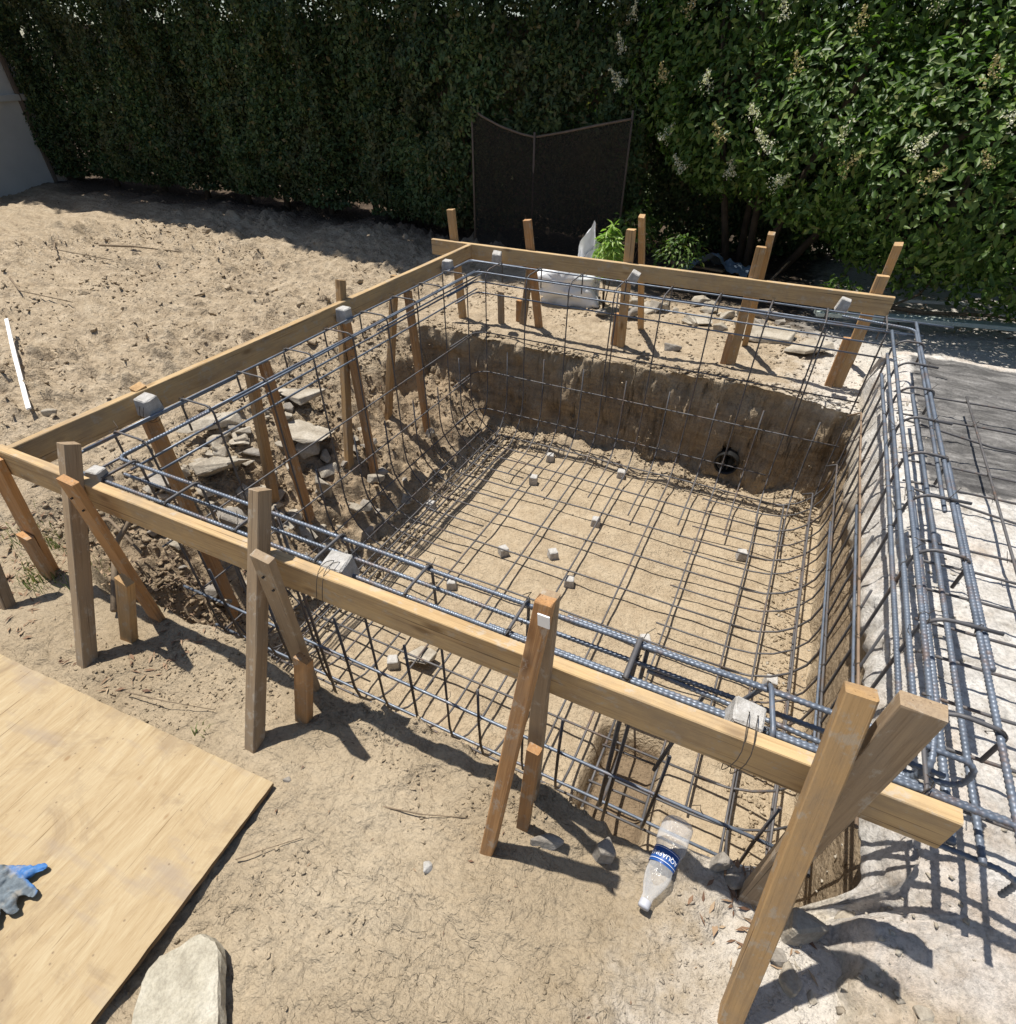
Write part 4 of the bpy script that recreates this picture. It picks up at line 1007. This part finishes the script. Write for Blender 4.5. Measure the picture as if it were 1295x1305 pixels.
for i, (loc, s, rot, lb, wr) in enumerate((
    ((1.095, -.130, .005), .078, (.1, 0, .1), 'wired grey spacer block on the near form board beside the second brace', W1),
    ((2.176, -.128, .010), .075, (0, .1, 0), 'wired white spacer block on the near form board beside the large crossed posts', W1),
    ((.06, -.118, .000), .055, (0, .1, .2), 'pale flat spacer block at the near left corner behind the first brace', None),
    ((-.215, .300, .012), .075, (.1, .1, .1), 'wired white spacer block on the left form board nearest the camera', (0, .05, -.02, .05)),
    ((-.212, 1.540, .005), .072, (0, .05, 0), 'grey spacer block on the left form board halfway along', None),
    ((-.205, 2.660, .004), .072, (0, 0, .1), 'grey spacer block on the left form board near the far corner', None),
    ((.000, 3.010, .004), .072, (.3, .1, .3), 'grey spacer block on the far form board near the far left corner', None),
    ((1.017, 3.040, -.01), .070, (.1, .4, .1), 'tilted grey spacer block below the green shrub', None),
    ((2.298, 3.050, -.005), .070, (0, .2, 0), 'grey spacer block on the far form board near its right end', None))):
    spacer(loc, s, rot, lb, 140+i, GBS, wr, 1.05)

# ------------------------------------------------------------------ broken concrete and stones
rot3 = lambda a, b, c: (math.radians(a), math.radians(b), math.radians(c))
chunk('concrete_slab_piece', (-.86, .93, -.505), (.50, .19, .05), rot3(6, 12, 74), M['concrete'], 'long flat broken slab on the left bank under the form board', 'broken concrete', 11)
chunk('concrete_chunk', (-.53, .72, -.60), (.28, .11, .14), rot3(34, -12, 48), M['concrete'], 'angular tilted concrete chunk with a bright broken face on the left bank', 'broken concrete', 12)
chunk('concrete_slab_piece', (-.43, 1.27, -.66), (.30, .26, .045), rot3(-10, 18, 20), M['concrete'], 'thin pointed slab piece leaning on the left bank behind the second stakes', 'broken concrete', 13, n=9)
chunk('concrete_slab_piece', (-.63, 1.50, -.545), (.30, .21, .05), rot3(4, 6, 60), M['concrete'], 'flat slab piece with a shaded ledge near the top of the left bank', 'broken concrete', 14)
chunk('concrete_chunk', (-.20, 1.08, -.87), (.10, .07, .17), rot3(25, 10, 30), M['concrete'], 'upright pale shard standing in the rubble on the left bank', 'broken concrete', 15)
chunk('concrete_chunk', (-.36, .55, -.80), (.20, .12, .12), rot3(10, 20, 10), M['concrete_dark'], 'brownish concrete block low on the left bank behind the near left cage corner', 'broken concrete', 16)
chunk('concrete_slab_piece', (-.70, .45, -.58), (.20, .15, .05), rot3(0, 10, 10), M['concrete_dark'], 'brownish slab piece on the left bank under the nearest stakes', 'broken concrete', 17)
chunk('concrete_chunk', (-.04, 1.36, -.93), (.13, .05, .05), rot3(0, 20, 70), M['concrete'], 'small oblong block at the foot of the third pair of left stakes', 'broken concrete', 18)
rr = random.Random(5)
n_r = 0
while n_r < 120:
    x, y = rr.uniform(-.75, .12), rr.uniform(.12, 1.75)
    if rr.random() > math.exp(-((y-.85)/.6)**2): continue
    s = rr.uniform(.025, .10)*(1 if rr.random() < .8 else 1.5)
    chunk('rubble_chunk', (x, y, gz(x, y)+s*.16), (s*rr.uniform(.9, 1.5), s, s*rr.uniform(.35, .8)), (rr.uniform(-.5, .5), rr.uniform(-.5, .5), rr.uniform(0, 6)), M['concrete'] if rr.random() < .6 else M['concrete_dark'],
          'broken concrete lump in the rubble heap on the left bank', 'rubble', 200+n_r, 'rubble on the left bank'); n_r += 1
n_r = 0
while n_r < 9:
    x, y = rr.uniform(2.42, 2.72), rr.uniform(-.62, -.12)
    s_ = rr.uniform(.018, .055)
    zz = float(slab_top(np.array([x]), np.array([y]), np.maximum(np.array([x])-slab_edge(np.array([y])), 0))[0]) if x > float(slab_edge(np.array([y]))[0]) else gz(x, y)
    chunk('plaster_piece', (x, y, zz+s_*.15), (s_*1.4, s_, s_*.55), (rr.uniform(-.3, .3), rr.uniform(-.3, .3), rr.uniform(0, 6)), M['concrete'],
          'loose pale plaster fragment on the broken slab edge at the lower right', 'plaster piece', 400+n_r, 'plaster fragments on the slab edge'); n_r += 1
n_r = 0
while n_r < 30:
    x, y = rr.uniform(.75, 2.0), rr.uniform(3.75, 4.5)
    s = rr.uniform(.06, .15)
    chunk('rubble_chunk', (x, y, gz(x, y)+s*.2), (s*rr.uniform(.9, 1.5), s, s*rr.uniform(.4, .8)), (rr.uniform(-.4, .4), rr.uniform(-.4, .4), rr.uniform(0, 6)), M['concrete'] if rr.random() < .75 else M['concrete_dark'],
          'broken concrete lump in the row of rubble beyond the far form board', 'rubble', 300+n_r, 'rubble beyond the far form board'); n_r += 1
n_r = 0
while n_r < 34:
    x, y = rr.uniform(-5.0, -.8), rr.uniform(.2, 4.4)
    s = rr.uniform(.03, .09)
    chunk('dirt_clod', (x, y, gz(x, y)+s*.12), (s*1.3, s, s*.6), (rr.uniform(-.3, .3), rr.uniform(-.3, .3), rr.uniform(0, 6)), M['clod'], 'large dry clod of earth on the dug over yard', 'clod', 340+n_r, 'clods on the yard'); n_r += 1
chunk('concrete_slab_piece', (1.90, 3.78, -.47), (.52, .30, .06), rot3(3, 4, 5), M['concrete'], 'big flat broken slab in the sun beyond the far form board', 'broken concrete', 21)
chunk('concrete_slab_piece', (2.22, 3.62, -.47), (.34, .24, .05), rot3(0, -6, 40), M['concrete'], 'flat broken slab beside the right end brace beyond the far form board', 'broken concrete', 22)
chunk('concrete_slab_piece', (1.36, 3.90, -.49), (.26, .2, .05), rot3(5, 0, 20), M['concrete'], 'pale flat slab piece in front of the far rubble row', 'broken concrete', 23)
chunk('stone', (1.33, 3.22, -.49), (.13, .08, .06), rot3(0, 0, 20), M['concrete_dark'], 'lone rounded stone on the dirt behind the far rim', 'stone', 24)
chunk('stone', (.62, 3.72, -.495), (.15, .09, .05), rot3(0, 0, -10), M['concrete_dark'], 'dusty stone beside the white sack', 'stone', 25)
chunk('concrete_chunk', (1.985, -.300, -.495), (.055, .06, .085), rot3(4, 8, 30), M['concrete_dark'], 'small upright grey block in the shadow between the bottle and the tagged brace', 'broken concrete', 26)
chunk('concrete_chunk', (1.835, -.345, -.495), (.085, .07, .05), rot3(15, 0, 60), M['concrete_dark'], 'shaded rock at the foot of the tagged brace', 'broken concrete', 27)
chunk('concrete_chunk', (2.262, -.200, -.49), (.055, .05, .075), rot3(0, 14, 20), M['concrete_dark'], 'dark angular block at the rim beside the large crossed posts', 'broken concrete', 28)
chunk('concrete_chunk', (2.305, -.225, -.505), (.07, .06, .06), rot3(10, 0, 50), M['concrete_dark'], 'small dark block behind the foot of the large crossed posts', 'broken concrete', 29)
chunk('concrete_chunk', (2.470, -.265, -.485), (.095, .09, .09), rot3(10, 12, 15), M['concrete'], 'broken slab corner in the shade right of the large crossed posts', 'broken concrete', 30)
chunk('concrete_chunk', (2.455, -.375, -.505), (.07, .06, .05), rot3(-12, 8, 60), M['concrete'], 'pale loose chunk below the broken slab corner', 'broken concrete', 31)
chunk('concrete_chunk', (2.42, -.335, -.51), (.06, .05, .04), rot3(0, 18, 110), M['concrete_dark'], 'small brown chunk beside the post foot at the bottom right', 'broken concrete', 32)
chunk('stone', (1.585, -.535, -.506), (.026, .034, .018), rot3(0, 0, 30), M['spacer'], 'tiny white stone on the bare dirt in the foreground', 'stone', 33)
chunk('stone', (1.09, -.515, -.512), (.028, .02, .016), rot3(0, 0, 10), M['concrete_dark'], 'small pebble by the right corner of the plywood', 'stone', 34)
chunk('stone', (-1.60, .53, -.455), (.085, .055, .05), rot3(0, 0, 20), M['concrete'], 'pale stone touching the white strip on the yard', 'stone', 35)
chunk('concrete_slab_piece', (.86, .45, -1.175), (.20, .12, .035), rot3(0, 0, 15), M['concrete'], 'pale flat concrete flake on the pit floor under the near form board', 'broken concrete', 37)
chunk('concrete_chunk', (-.06, 2.05, -.955), (.10, .08, .07), rot3(0, 10, 15), M['concrete'], 'pale lump on the left bank below the farthest stakes', 'broken concrete', 38)

# ------------------------------------------------------------------ small things about the site
def stick(name, pts, r, m, label, cat, taper=(1, .8, .5), group=None, side=None):
    o = link(name, tube_mesh(name, fillet(pts, .05, 3), r, M[m], 6, taper=taper)); return tag(o, label, cat, group)
o = lumber('white_strip', (-3.20, 1.25, -.395), (-1.66, .47, -.412), .024, .010, M['pipe_white'], (.5, .87, .1), None, .002, 3, 12, .012)
tag(o, 'thin white plastic strip lying on the dug over yard at the left', 'strip')
o = lumber('long_plank', (2.22, 4.28, -.42), (3.62, 4.62, -.42), .10, .03, M['plank'], (0, 1, 0), None, .002, 4, 10, .01)
tag(o, 'long pale green plank on the shaded ground behind the slab', 'plank')
o = lumber('short_plank', (.80, 5.30, -.43), (1.35, 5.20, -.43), .06, .02, M['wood_old'], (0, 1, 0), None, .002, 5, 6)
tag(o, 'short weathered plank in the deep shade before the bush', 'plank')
for i, (pts, r, m_, lb) in enumerate((
    (((2.55, 4.9, -.46), (3.0, 4.75, -.44), (3.5, 4.85, -.42), (4.2, 4.7, -.45)), .018, 'twig', 'long grey dead branch on the shaded ground at the right edge'),
    (((2.7, 4.75, -.47), (2.95, 4.9, -.35), (3.1, 5.15, -.10), (3.25, 5.2, .08)), .012, 'twig', 'forked dead branch rising under the bush at the right'),
    (((2.85, 5.05, -.45), (3.3, 5.0, -.40), (3.6, 4.95, -.44)), .016, 'pipe_white', 'bleached pale stick lying under the bush at the right'),
    (((1.75, 5.0, -.48), (1.9, 5.3, -.30)), .014, 'twig', 'short stick leaning in the shade behind the far form board'),
    (((-4.8, 3.1, -.43), (-4.3, 3.15, -.40), (-3.8, 3.3, -.43)), .012, 'twig', 'dry branch on the yard near the hedge shadow'),
    (((-5.4, 3.0, -.43), (-4.9, 2.7, -.40), (-4.1, 2.75, -.42)), .008, 'twig', 'thin bent twig on the yard at the far left'),
    (((-4.5, 2.0, -.45), (-3.9, 1.75, -.42), (-3.3, 1.8, -.44)), .008, 'twig', 'thin twig on the yard at the left edge of the picture'),
    (((.05, -.30, -.50), (-.15, -.10, -.40), (-.14, .05, -.30), (-.10, .15, -.27)), .013, 'twig', 'curved grey root sticking out under the near left cage corner'),
    (((-.55, -.02, -.50), (-.40, .03, -.45), (-.10, -.05, -.47)), .012, 'twig', 'grey root on the ground behind the first brace'),
    (((.40, -.52, -.508), (.55, -.49, -.503), (.72, -.44, -.508)), .0022, 'twig', 'long thin dry stem on the dirt in front of the second brace'),
    (((1.38, -.46, -.508), (1.50, -.43, -.500), (1.62, -.38, -.506)), .0022, 'twig', 'thin dry stem on the dirt left of the tagged brace'),
    (((1.12, -.74, -.512), (1.16, -.70, -.508), (1.24, -.62, -.512)), .0018, 'twig', 'thin dry stem beside the plywood edge'))):
    stick('dead_branch' if r > .006 else 'dry_stem', pts, r, m_, lb, 'branch' if r > .006 else 'stem')

# the loose tie wire and rubbish under the left cage corner
def crumple(name, w_, d_, h_, m, loc, rz, seed, amp=.3, sub=4, label=None, cat=None, box=1.0):
    bm = bmesh.new(); bmesh.ops.create_icosphere(bm, subdivisions=sub, radius=1)
    for v in bm.verts:
        c = v.co.copy(); k = max(abs(c.x), abs(c.y), abs(c.z)); c = c.lerp(c/k, .6*box)
        f = 1+amp*float(fbm(np.array([c.x*1.6+seed]), np.array([c.y*1.6]), np.array([c.z*1.6]), 3, seed)[0])*.5
        c *= f; v.co = (c.x*w_/2, c.y*d_/2, c.z*h_/2)
    o = bm_link(name, bm, m, None, loc, True); o.rotation_euler = (0, 0, rz); return tag(o, label, cat)
crumple('white_sack', .46, .32, .25, M['sack'], (.235, 3.93, -.385), .30, 4, .85, 4, 'full white sack standing on the dirt behind the far form board', 'sack')
# clear film, hanging in a peaked fold
u = np.linspace(0, 1, 26); vv = np.linspace(0, 1, 22); U, V = np.meshgrid(u, vv)
FX = .06+.42*U; pk = np.clip(1-np.abs(U-.76)/.62, 0, 1)**.9
FY = 4.02+.20*V*(1-U)+.05*np.sin(U*19)*(1-V)+.04*fbm(U*5, V*5, 0, 3, 5)
FZ = -.50+(.585*pk)*(1-V)**.8+.05*fbm(U*7, V*6, 0, 3, 6)*(.4+pk)+.02
o = poly_grid('plastic_film', FX, FY, np.maximum(FZ, -.5), M['film']); tag(o, 'peaked piece of clear plastic film beside the green shrub', 'plastic film')
U2, V2 = np.meshgrid(np.linspace(0, 1, 24), np.linspace(0, 1, 14))
o = poly_grid('plastic_sheet', .95+.62*U2, 5.0+.35*V2+.15*U2, -.50+.05+.18*np.exp(-((U2-.45)/.25)**2)*(1-.6*V2)+.05*fbm(U2*6, V2*4, 0, 3, 8), M['blue_tarp'])
tag(o, 'crumpled blue grey plastic sheet in the shade under the bush', 'plastic sheet')
root = empty('white_tub', (2.02, 4.72, -.50), 'small white plastic tub lying in the shade behind the far form board', 'tub')
o = link('tub_body', tube_mesh('tub_body', [(-.07, 0, .03), (.05, 0, .03)], .032, M['cap_white'], 12), root); o = link('lid', tube_mesh('lid', [(.052, 0, .03), (.068, 0, .03)], .036, M['pipe_white'], 12), root)

# drain pipe stub in the far wall
def ring_pipe(name, c, r, r2, L, m):
    n = 28; prof = []
    for k in range(9): prof.append((r+.004*(k % 2), -L*k/8))
    prof = prof+[(r2+.003*(k % 2), -L*(8-k)/8) for k in range(9)]+[(r, 0)]
    V = [(c[0]+math.cos(a*2*PI/n)*q, c[1]-z, c[2]+math.sin(a*2*PI/n)*q) for (q, z) in prof for a in range(n)]
    F = [(i*n+k, i*n+(k+1) % n, (i+1)*n+(k+1) % n, (i+1)*n+k) for i in range(len(prof)-1) for k in range(n)]
    return link(name, mesh_np(name, V, F, m, True))
o = ring_pipe('drain_pipe', (1.935, 2.705, -1.03), .080, .071, .34, M['pipe_black']); tag(o, 'open black pipe end sticking out low in the far earth wall', 'pipe')

# white fence panel and its dark post at the far left
def panel(name, a, b, z0, z1, th, m, parent):
    o = lumber(name, (a[0], a[1], (z0+z1)/2), (b[0], b[1], (z0+z1)/2), z1-z0, th, m, (0, 0, 1), parent, 0, 0, 4); return o
fc = empty('white_fence', (-9.35, 4.8, -.5), 'white panel fence in the shade at the far left beside the hedge', 'fence')
def fp(s): return (-8.75-.62*s, 3.6+1.9*s)
panel('panel', fp(-1.2), fp(1.12), -.50, .60, .05, M['white_panel'], fc)
panel('panel', (fp(-1.2)[0]-.03, fp(-1.2)[1]), (fp(1.12)[0]-.03, fp(1.12)[1]), .66, 2.3, .05, M['white_panel'], fc)
panel('rail', (fp(-1.2)[0]+.03, fp(-1.2)[1]), (fp(1.12)[0]+.03, fp(1.12)[1]), .585, .665, .09, M['white_panel'], fc)
for s in (.28, 1.02):
    p = fp(s); lumber('post', (p[0]+.05, p[1], -.6), (p[0]+.05, p[1], 2.3), .05, .05, M['fence_dark'], (0, 1, 0), fc)
p = fp(1.22); lumber('post', (p[0], p[1], -.6), (p[0], p[1], 2.5), .22, .08, M['fence_dark'], (0, 1, 0), fc)

# dark screen on three stakes
sc_ = empty('fabric_screen', (-.6, 5.2, -.5), 'sagging dark mesh screen on thin stakes before the hedge', 'screen')
pxs = ((-1.395, .735), (-.705, .525), (.25, .72))
SU, SV = np.meshgrid(np.linspace(0, 1, 40), np.linspace(0, 1, 16))
topz = np.interp(SU, [0, .08, .2, .33, .42, .60, .8, 1], [.735, .675, .605, .548, .525, .575, .64, .70])
SX = -1.395+1.645*SU; SY = 5.22+.03*np.sin(SU*9+SV*3)+.02*fbm(SU*6, SV*3, 0, 3, 7)
SZ = -.48+(topz+.48)*SV
o = poly_grid('fabric', SX+.6, SY-5.2, SZ+.5, M['screen'], sc_)
o = link('hem', tube_mesh('hem', [(SX[-1, k]+.6, SY[-1, k]-5.2, SZ[-1, k]+.5) for k in range(40)], .010, M['fence_dark'], 5), sc_)
for (x, z) in pxs:
    link('post', tube_mesh('post', [(x+.6, .035, -.05), (x+.6, .035, z+.54)], .011, M['fence_dark'], 6), sc_)

# ------------------------------------------------------------------ foliage
def leaf_quads(P, Nrm, L, Wd, r, fold=.25):
    """one folded four-cornered leaf (two triangles each side of the midrib) per point"""
    n = len(P)
    t = r.normal(size=(n, 3)); t -= Nrm*(t*Nrm).sum(1)[:, None]; t /= np.linalg.norm(t, axis=1)[:, None]+1e-9
    b = np.cross(Nrm, t)
    l = (L*r.uniform(.5, 1.35, n))[:, None]; w_ = (Wd*r.uniform(.7, 1.2, n))[:, None]
    base = P-t*l*.5; tip = P+t*l*.5-Nrm*l*.12
    sl = P+b*w_*.5+Nrm*w_*fold-t*l*.03; sr = P-b*w_*.5+Nrm*w_*fold-t*l*.03
    V = np.stack([base, sl, tip, sr], 1).reshape(-1, 3); i = np.arange(n)[:, None]*4
    F = np.concatenate([i+np.array([[0, 2, 1]]), i+np.array([[0, 3, 2]])], 0)
    return V, F
def leaf_obj(name, P, Nrm, L, Wd, m, seed, parent):
    r = np.random.RandomState(seed); V, F = leaf_quads(P, Nrm, L, Wd, r); return link(name, mesh_np(name, V, F, m), parent)
def hedge_crown(seed, wd=1.0, H=7.0, n=19000, z0=.16, fl=.45):
    r = np.random.RandomState(seed)
    z = np.where(r.rand(n) < .84, r.uniform(z0, 2.75, n), r.uniform(2.75, H, n)); x = r.uniform(-wd/2, wd/2, n)
    side = np.where(r.rand(n) < .84, -1.0, 1.0)
    depth = r.rand(n)**1.7*.34
    bulge = .16*fbm(x*2.3+seed*7, z*1.6, 0, 3, 90+seed)+.05*fbm(x*7+seed*7, z*6, 0, 2, 95+seed)
    flare = np.where(z < .6, -.16*(.6-z)/.4, 0)+fl*sst(2.4, 4.0, z)
    y = side*(.40+bulge+flare-depth)
    kp = (fbm(x*3.6+seed*5, z*3.2, 0, 3, 97+seed) > -.52) | (depth > .2)
    x, y, z, side = x[kp], y[kp], z[kp], side[kp]; n = len(x)
    P = np.stack([x, y, z], -1)
    Nn = np.stack([r.normal(size=n)*.55, side*.75+r.normal(size=n)*.4, .35+r.normal(size=n)*.55], -1); Nn /= np.linalg.norm(Nn, axis=1)[:, None]
    V, F = leaf_quads(P, Nn, np.where(z > 2.75, .17, .060), np.where(z > 2.75, .11, .034), r)
    return mesh_np('crown', V, F, M['hedge_leaf'])
crowns = [hedge_crown(1), hedge_crown(2), hedge_crown(3)]; mid_crown = hedge_crown(5, 1.0, 4.4, 18500, .16, .2); low_crown = hedge_crown(4, 1.0, 3.3, 17000, -.02, 0)
trunks = []
for s in range(3):
    r = random.Random(s)
    ms = [tube_mesh('t', fillet([(0, 0, -.08), (r.uniform(-.03, .03), .0, .35), (r.uniform(-.06, .06), r.uniform(-.05, .05), 1.2), (r.uniform(-.1, .1), 0, 3.4)], .3, 4), .036, M['bark'], 7, taper=(1.2, .9, .7, .3))]
    for q in range(5):
        z = .35+.45*q; ms.append(tube_mesh('t', [(0, 0, z), (r.uniform(-.25, .25), r.uniform(-.15, .1), z+.28), (r.uniform(-.4, .4), r.uniform(-.28, .15), z+.6)], .013, M['bark'], 5, taper=(1, .6, .3)))
    trunks.append(merge(ms, 'trunk', M['bark']))
bf = empty('added_backing', (-2, 7.5, -.5), 'added dark board backing behind the hedge trunks, hiding the bright ground', 'fence')  # added, mostly unseen: keeps bright ground beyond from showing through the hedge
for k in range(10):
    x0 = -11+2*k; lumber('panel', (x0, 7.5+.01*(k % 2), .45), (x0+1.99, 7.5+.01*(k % 2), .45), 2.1, .03, M['fence_dark'], (0, 0, 1), bf, 0, k, 4)
    lumber('post', (x0, 7.44, -.6), (x0, 7.44, 1.6), .09, .09, M['fence_dark'], (0, 1, 0), bf, 0, k, 4)
hx = [-10.1, -9.25, -8.36, -7.27, -6.25, -5.45, -4.62, -3.86, -3.20, -2.52, -1.75, -.95, -.15, .65, 1.45, 2.3, 3.2, 4.1, 5.0]
for i, x in enumerate(hx):
    y = 5.92 if x < -6.5 else 5.80+.08*math.sin(i*1.7) if x < .6 else 6.6
    t = empty('hedge_tree', (x, y, gz(x, y)-.01), 'tall dense dark green tree in the clipped hedge row across the back', 'hedge tree', 'trees of the back hedge')
    t.rotation_euler = (0, 0, rng.uniform(-.06, .06)); t.scale = (1.0, 1.0, rng.uniform(.96, 1.05))
    link('crown', crowns[i % 3] if x < -2.2 else mid_crown if x < .6 else low_crown, t); link('trunk', trunks[(i*2) % 3], t)

# flowering privet on the right
bush = empty('flowering_bush', (2.1, 5.6, -.5), 'big bright green flowering bush at the upper right', 'bush')
BL = [(1.05, 5.75, 1.45, 1.00, .80, .80), (1.20, 5.40, .75, .72, .66, .60), (.58, 5.70, 1.10, .62, .55, .60), (1.95, 5.15, .70, .80, .72, .70), (2.75, 4.90, .52, .85, .80, .78), (3.6, 4.75, .55, 1.0, .85, .90),
      (1.9, 5.60, 1.50, 1.0, .80, .75), (2.9, 5.45, 1.40, 1.05, .85, .80), (3.9, 5.3, 1.5, 1.1, .9, .85), (4.6, 5.0, 1.0, 1.1, 1.0, 1.1), (1.3, 6.2, 2.1, 1.2, .7, .75), (2.6, 6.2, 2.1, 1.3, .7, .75), (.1, 5.95, 1.6, .55, .4, .6), (1.3, 6.3, .95, 1.3, .8, .75), (2.9, 6.3, .95, 1.4, .8, .75)]
def bush_points(n, seed, lo=.55, hi=1.04):
    r = np.random.RandomState(seed); P, Q = [], []
    area = np.array([b[3]*b[4]+b[4]*b[5]+b[3]*b[5] for b in BL]); cnt = (n*area/area.sum()).astype(int)
    for b, c in zip(BL, cnt):
        d = r.normal(size=(c, 3)); d /= np.linalg.norm(d, axis=1)[:, None]
        keep = d[:, 1] < .45; d = d[keep]
        f = lo+(hi-lo)*(r.rand(len(d))**.42)
        bump_ = .11*fbm(d[:, 0]*3+b[0]*5, d[:, 1]*3, d[:, 2]*3, 3, 101)+.07*fbm(d[:, 0]*9+b[0]*5, d[:, 1]*9, d[:, 2]*9, 2, 102)
        p = np.array(b[:3])+d*np.array(b[3:])*(f+bump_)[:, None]
        nn = d+np.array([-.1, 0, .55])+r.normal(size=d.shape)*.45; nn /= np.linalg.norm(nn, axis=1)[:, None]
        ins = np.zeros(len(p), bool)
        for b2 in BL:
            if b2 is b: continue
            ins |= (((p-np.array(b2[:3]))/np.array(b2[3:]))**2).sum(1) < .50
        P.append(p[~ins]); Q.append(nn[~ins])
    return np.concatenate(P), np.concatenate(Q)
P, Q = bush_points(112000, 3)
base = np.array(bush.location)
leaf_obj('crown', P-base, Q, .070, .035, M['privet_leaf'], 4, bush)
ms = []
for (x0, y0, pts) in ((1.50, 5.75, ((1.45, 5.7, .2), (1.2, 5.6, 1.0), (1.0, 5.6, 2.0))), (1.62, 5.70, ((1.75, 5.6, .2), (2.0, 5.5, 1.0), (2.2, 5.5, 2.3))), (1.30, 5.8, ((1.1, 5.75, .2), (.9, 5.7, .9), (.8, 5.7, 1.4))), (1.8, 5.8, ((2.2, 5.7, .1), (2.9, 5.5, .7), (3.4, 5.4, 1.9))), (2.9, 5.8, ((3.0, 5.6, .2), (3.2, 5.4, 1.2), (3.6, 5.2, 2.6))), (1.4, 5.9, ((1.35, 5.9, .3), (1.5, 5.7, 1.2)))):
    ms.append(tube_mesh('t', [Vector((x0, y0, -.56))-bush.location]+[Vector(p)-bush.location for p in pts], .034, M['bark'], 7, taper=(1.2, .9, .7, .3)))
link('trunk', merge(ms, 'trunk', M['bark']), bush)
def panicle(seed, n=150, L=.17, R_=.062):
    r = np.random.RandomState(seed); u = r.rand(n); a = r.rand(n)*2*PI; rad = R_*(1-u*.8)*np.sqrt(r.rand(n))*(1+.5*np.sin(u*14))
    P = np.stack([np.cos(a)*rad, np.sin(a)*rad, u*L], -1); Nn = r.normal(size=(n, 3)); Nn /= np.linalg.norm(Nn, axis=1)[:, None]
    return leaf_quads(P, Nn, .017, .013, r, .3)
pan = [mesh_np('flower_cluster', *panicle(k), M['petal']) for k in range(3)]+[mesh_np('flower_cluster', *panicle(9, 90, .15, .06), M['petal_old'])]
fl = [(805, .303, 4.7, 1.327, 0), (1, 1.402, 4.7, 1.314, 0), (1, 2.9, 4.5, .80, 0), (1, .941, 4.7, .934, 0), (1, .619, 4.9, .58, 0), (1, 2.052, 4.6, .487, 1), (1, 1.346, 4.7, .77, 0), (1, 1.516, 4.7, .58, 0), (1, 1.599, 4.6, 1.02, 1),
      (1, 1.99, 4.6, .65, 0), (1, 1.27, 4.7, .388, 0), (1, 1.61, 4.6, .357, 0), (1, 2.294, 4.5, 1.34, 0), (1, .14, 5.1, 1.149, 0), (1, .169, 5.1, .925, 0), (1, .673, 4.8, 1.352, 1), (1, 2.6, 4.5, .45, 1), (1, 2.75, 4.5, 1.0, 1), (1, .55, 5.0, .95, 1),
      (1, 1.9, 4.6, 1.25, 1), (1, 2.45, 4.5, .62, 0), (1, 1.15, 4.8, .60, 1), (1, .85, 4.9, .38, 0), (1, 2.95, 4.5, .55, 1), (1, 3.1, 4.5, 1.1, 0)]
from mathutils.bvhtree import BVHTree
Pk = P
for i, (_, x, y, z, old) in enumerate(fl):
    # sit each cluster on the outermost leaves along its own direction from the bush
    d = np.array([x-2.001, y+.943, z-1.074]); d /= np.linalg.norm(d)
    rel = Pk-np.array([x, y, z]); tt = rel@d; off = np.linalg.norm(rel-tt[:, None]*d, axis=1)
    near_ = off < .09
    t0 = np.percentile(tt[near_], 3) if near_.any() else 0
    q = np.array([x, y, z])+d*(t0-.02)
    o = link('flower_cluster', pan[3] if old else pan[i % 3], bush, Vector(q)-bush.location)
    o.rotation_euler = (rng.uniform(.2, .9), rng.uniform(-.5, .5), rng.uniform(0, 6)); s = rng.uniform(.75, 1.15); o.scale = (s, s, s)

def shrub(name, loc, rx, rz, n, m, L, W, label, seed, stems=6):
    root = empty(name, loc, label, 'shrub'); r = np.random.RandomState(seed)
    d = r.normal(size=(n, 3)); d /= np.linalg.norm(d, axis=1)[:, None]; d[:, 2] = np.abs(d[:, 2])*1.0-.15
    f = .45+.6*r.rand(n)**.5+.25*fbm(d[:, 0]*3, d[:, 1]*3, d[:, 2]*3, 2, seed)
    P = np.stack([d[:, 0]*rx*f, d[:, 1]*rx*f, rz*.48+d[:, 2]*rz*.55*f], -1)
    nn = d*.5+np.array([0, 0, .8])+r.normal(size=d.shape)*.4; nn /= np.linalg.norm(nn, axis=1)[:, None]
    leaf_obj('crown', P, nn, L, W, M[m], seed, root)
    ms = [tube_mesh('t', [(0, 0, -.04), (math.cos(k*2.1)*rx*.3, math.sin(k*2.1)*rx*.3, rz*.4), (math.cos(k*2.1)*rx*.6, math.sin(k*2.1)*rx*.6, rz*.8)], .006, M['bark'], 5, taper=(1, .7, .4)) for k in range(stems)]
    link('stem', merge(ms, 'stem', M['bark']), root); return root
shrub('leafy_shrub', (.586, 3.86, -.50), .125, .66, 620, 'shrub_leaf', .058, .022, 'bright sunlit green shrub beside the clear plastic film', 11)
shrub('leafy_shrub', (.50, 4.85, -.50), .22, .62, 420, 'privet_leaf', .058, .024, 'dark green shrub in the shade just behind the bright shrub', 12)
shrub('leafy_shrub', (.98, 4.75, -.50), .24, .46, 460, 'privet_leaf', .05, .022, 'dim green shrub in the shade right of the bright shrub', 13)
shrub('leafy_shrub', (2.35, 4.35, -.48), .16, .34, 260, 'privet_leaf', .05, .022, 'dim sparse shrub behind the right end of the far form board', 14)
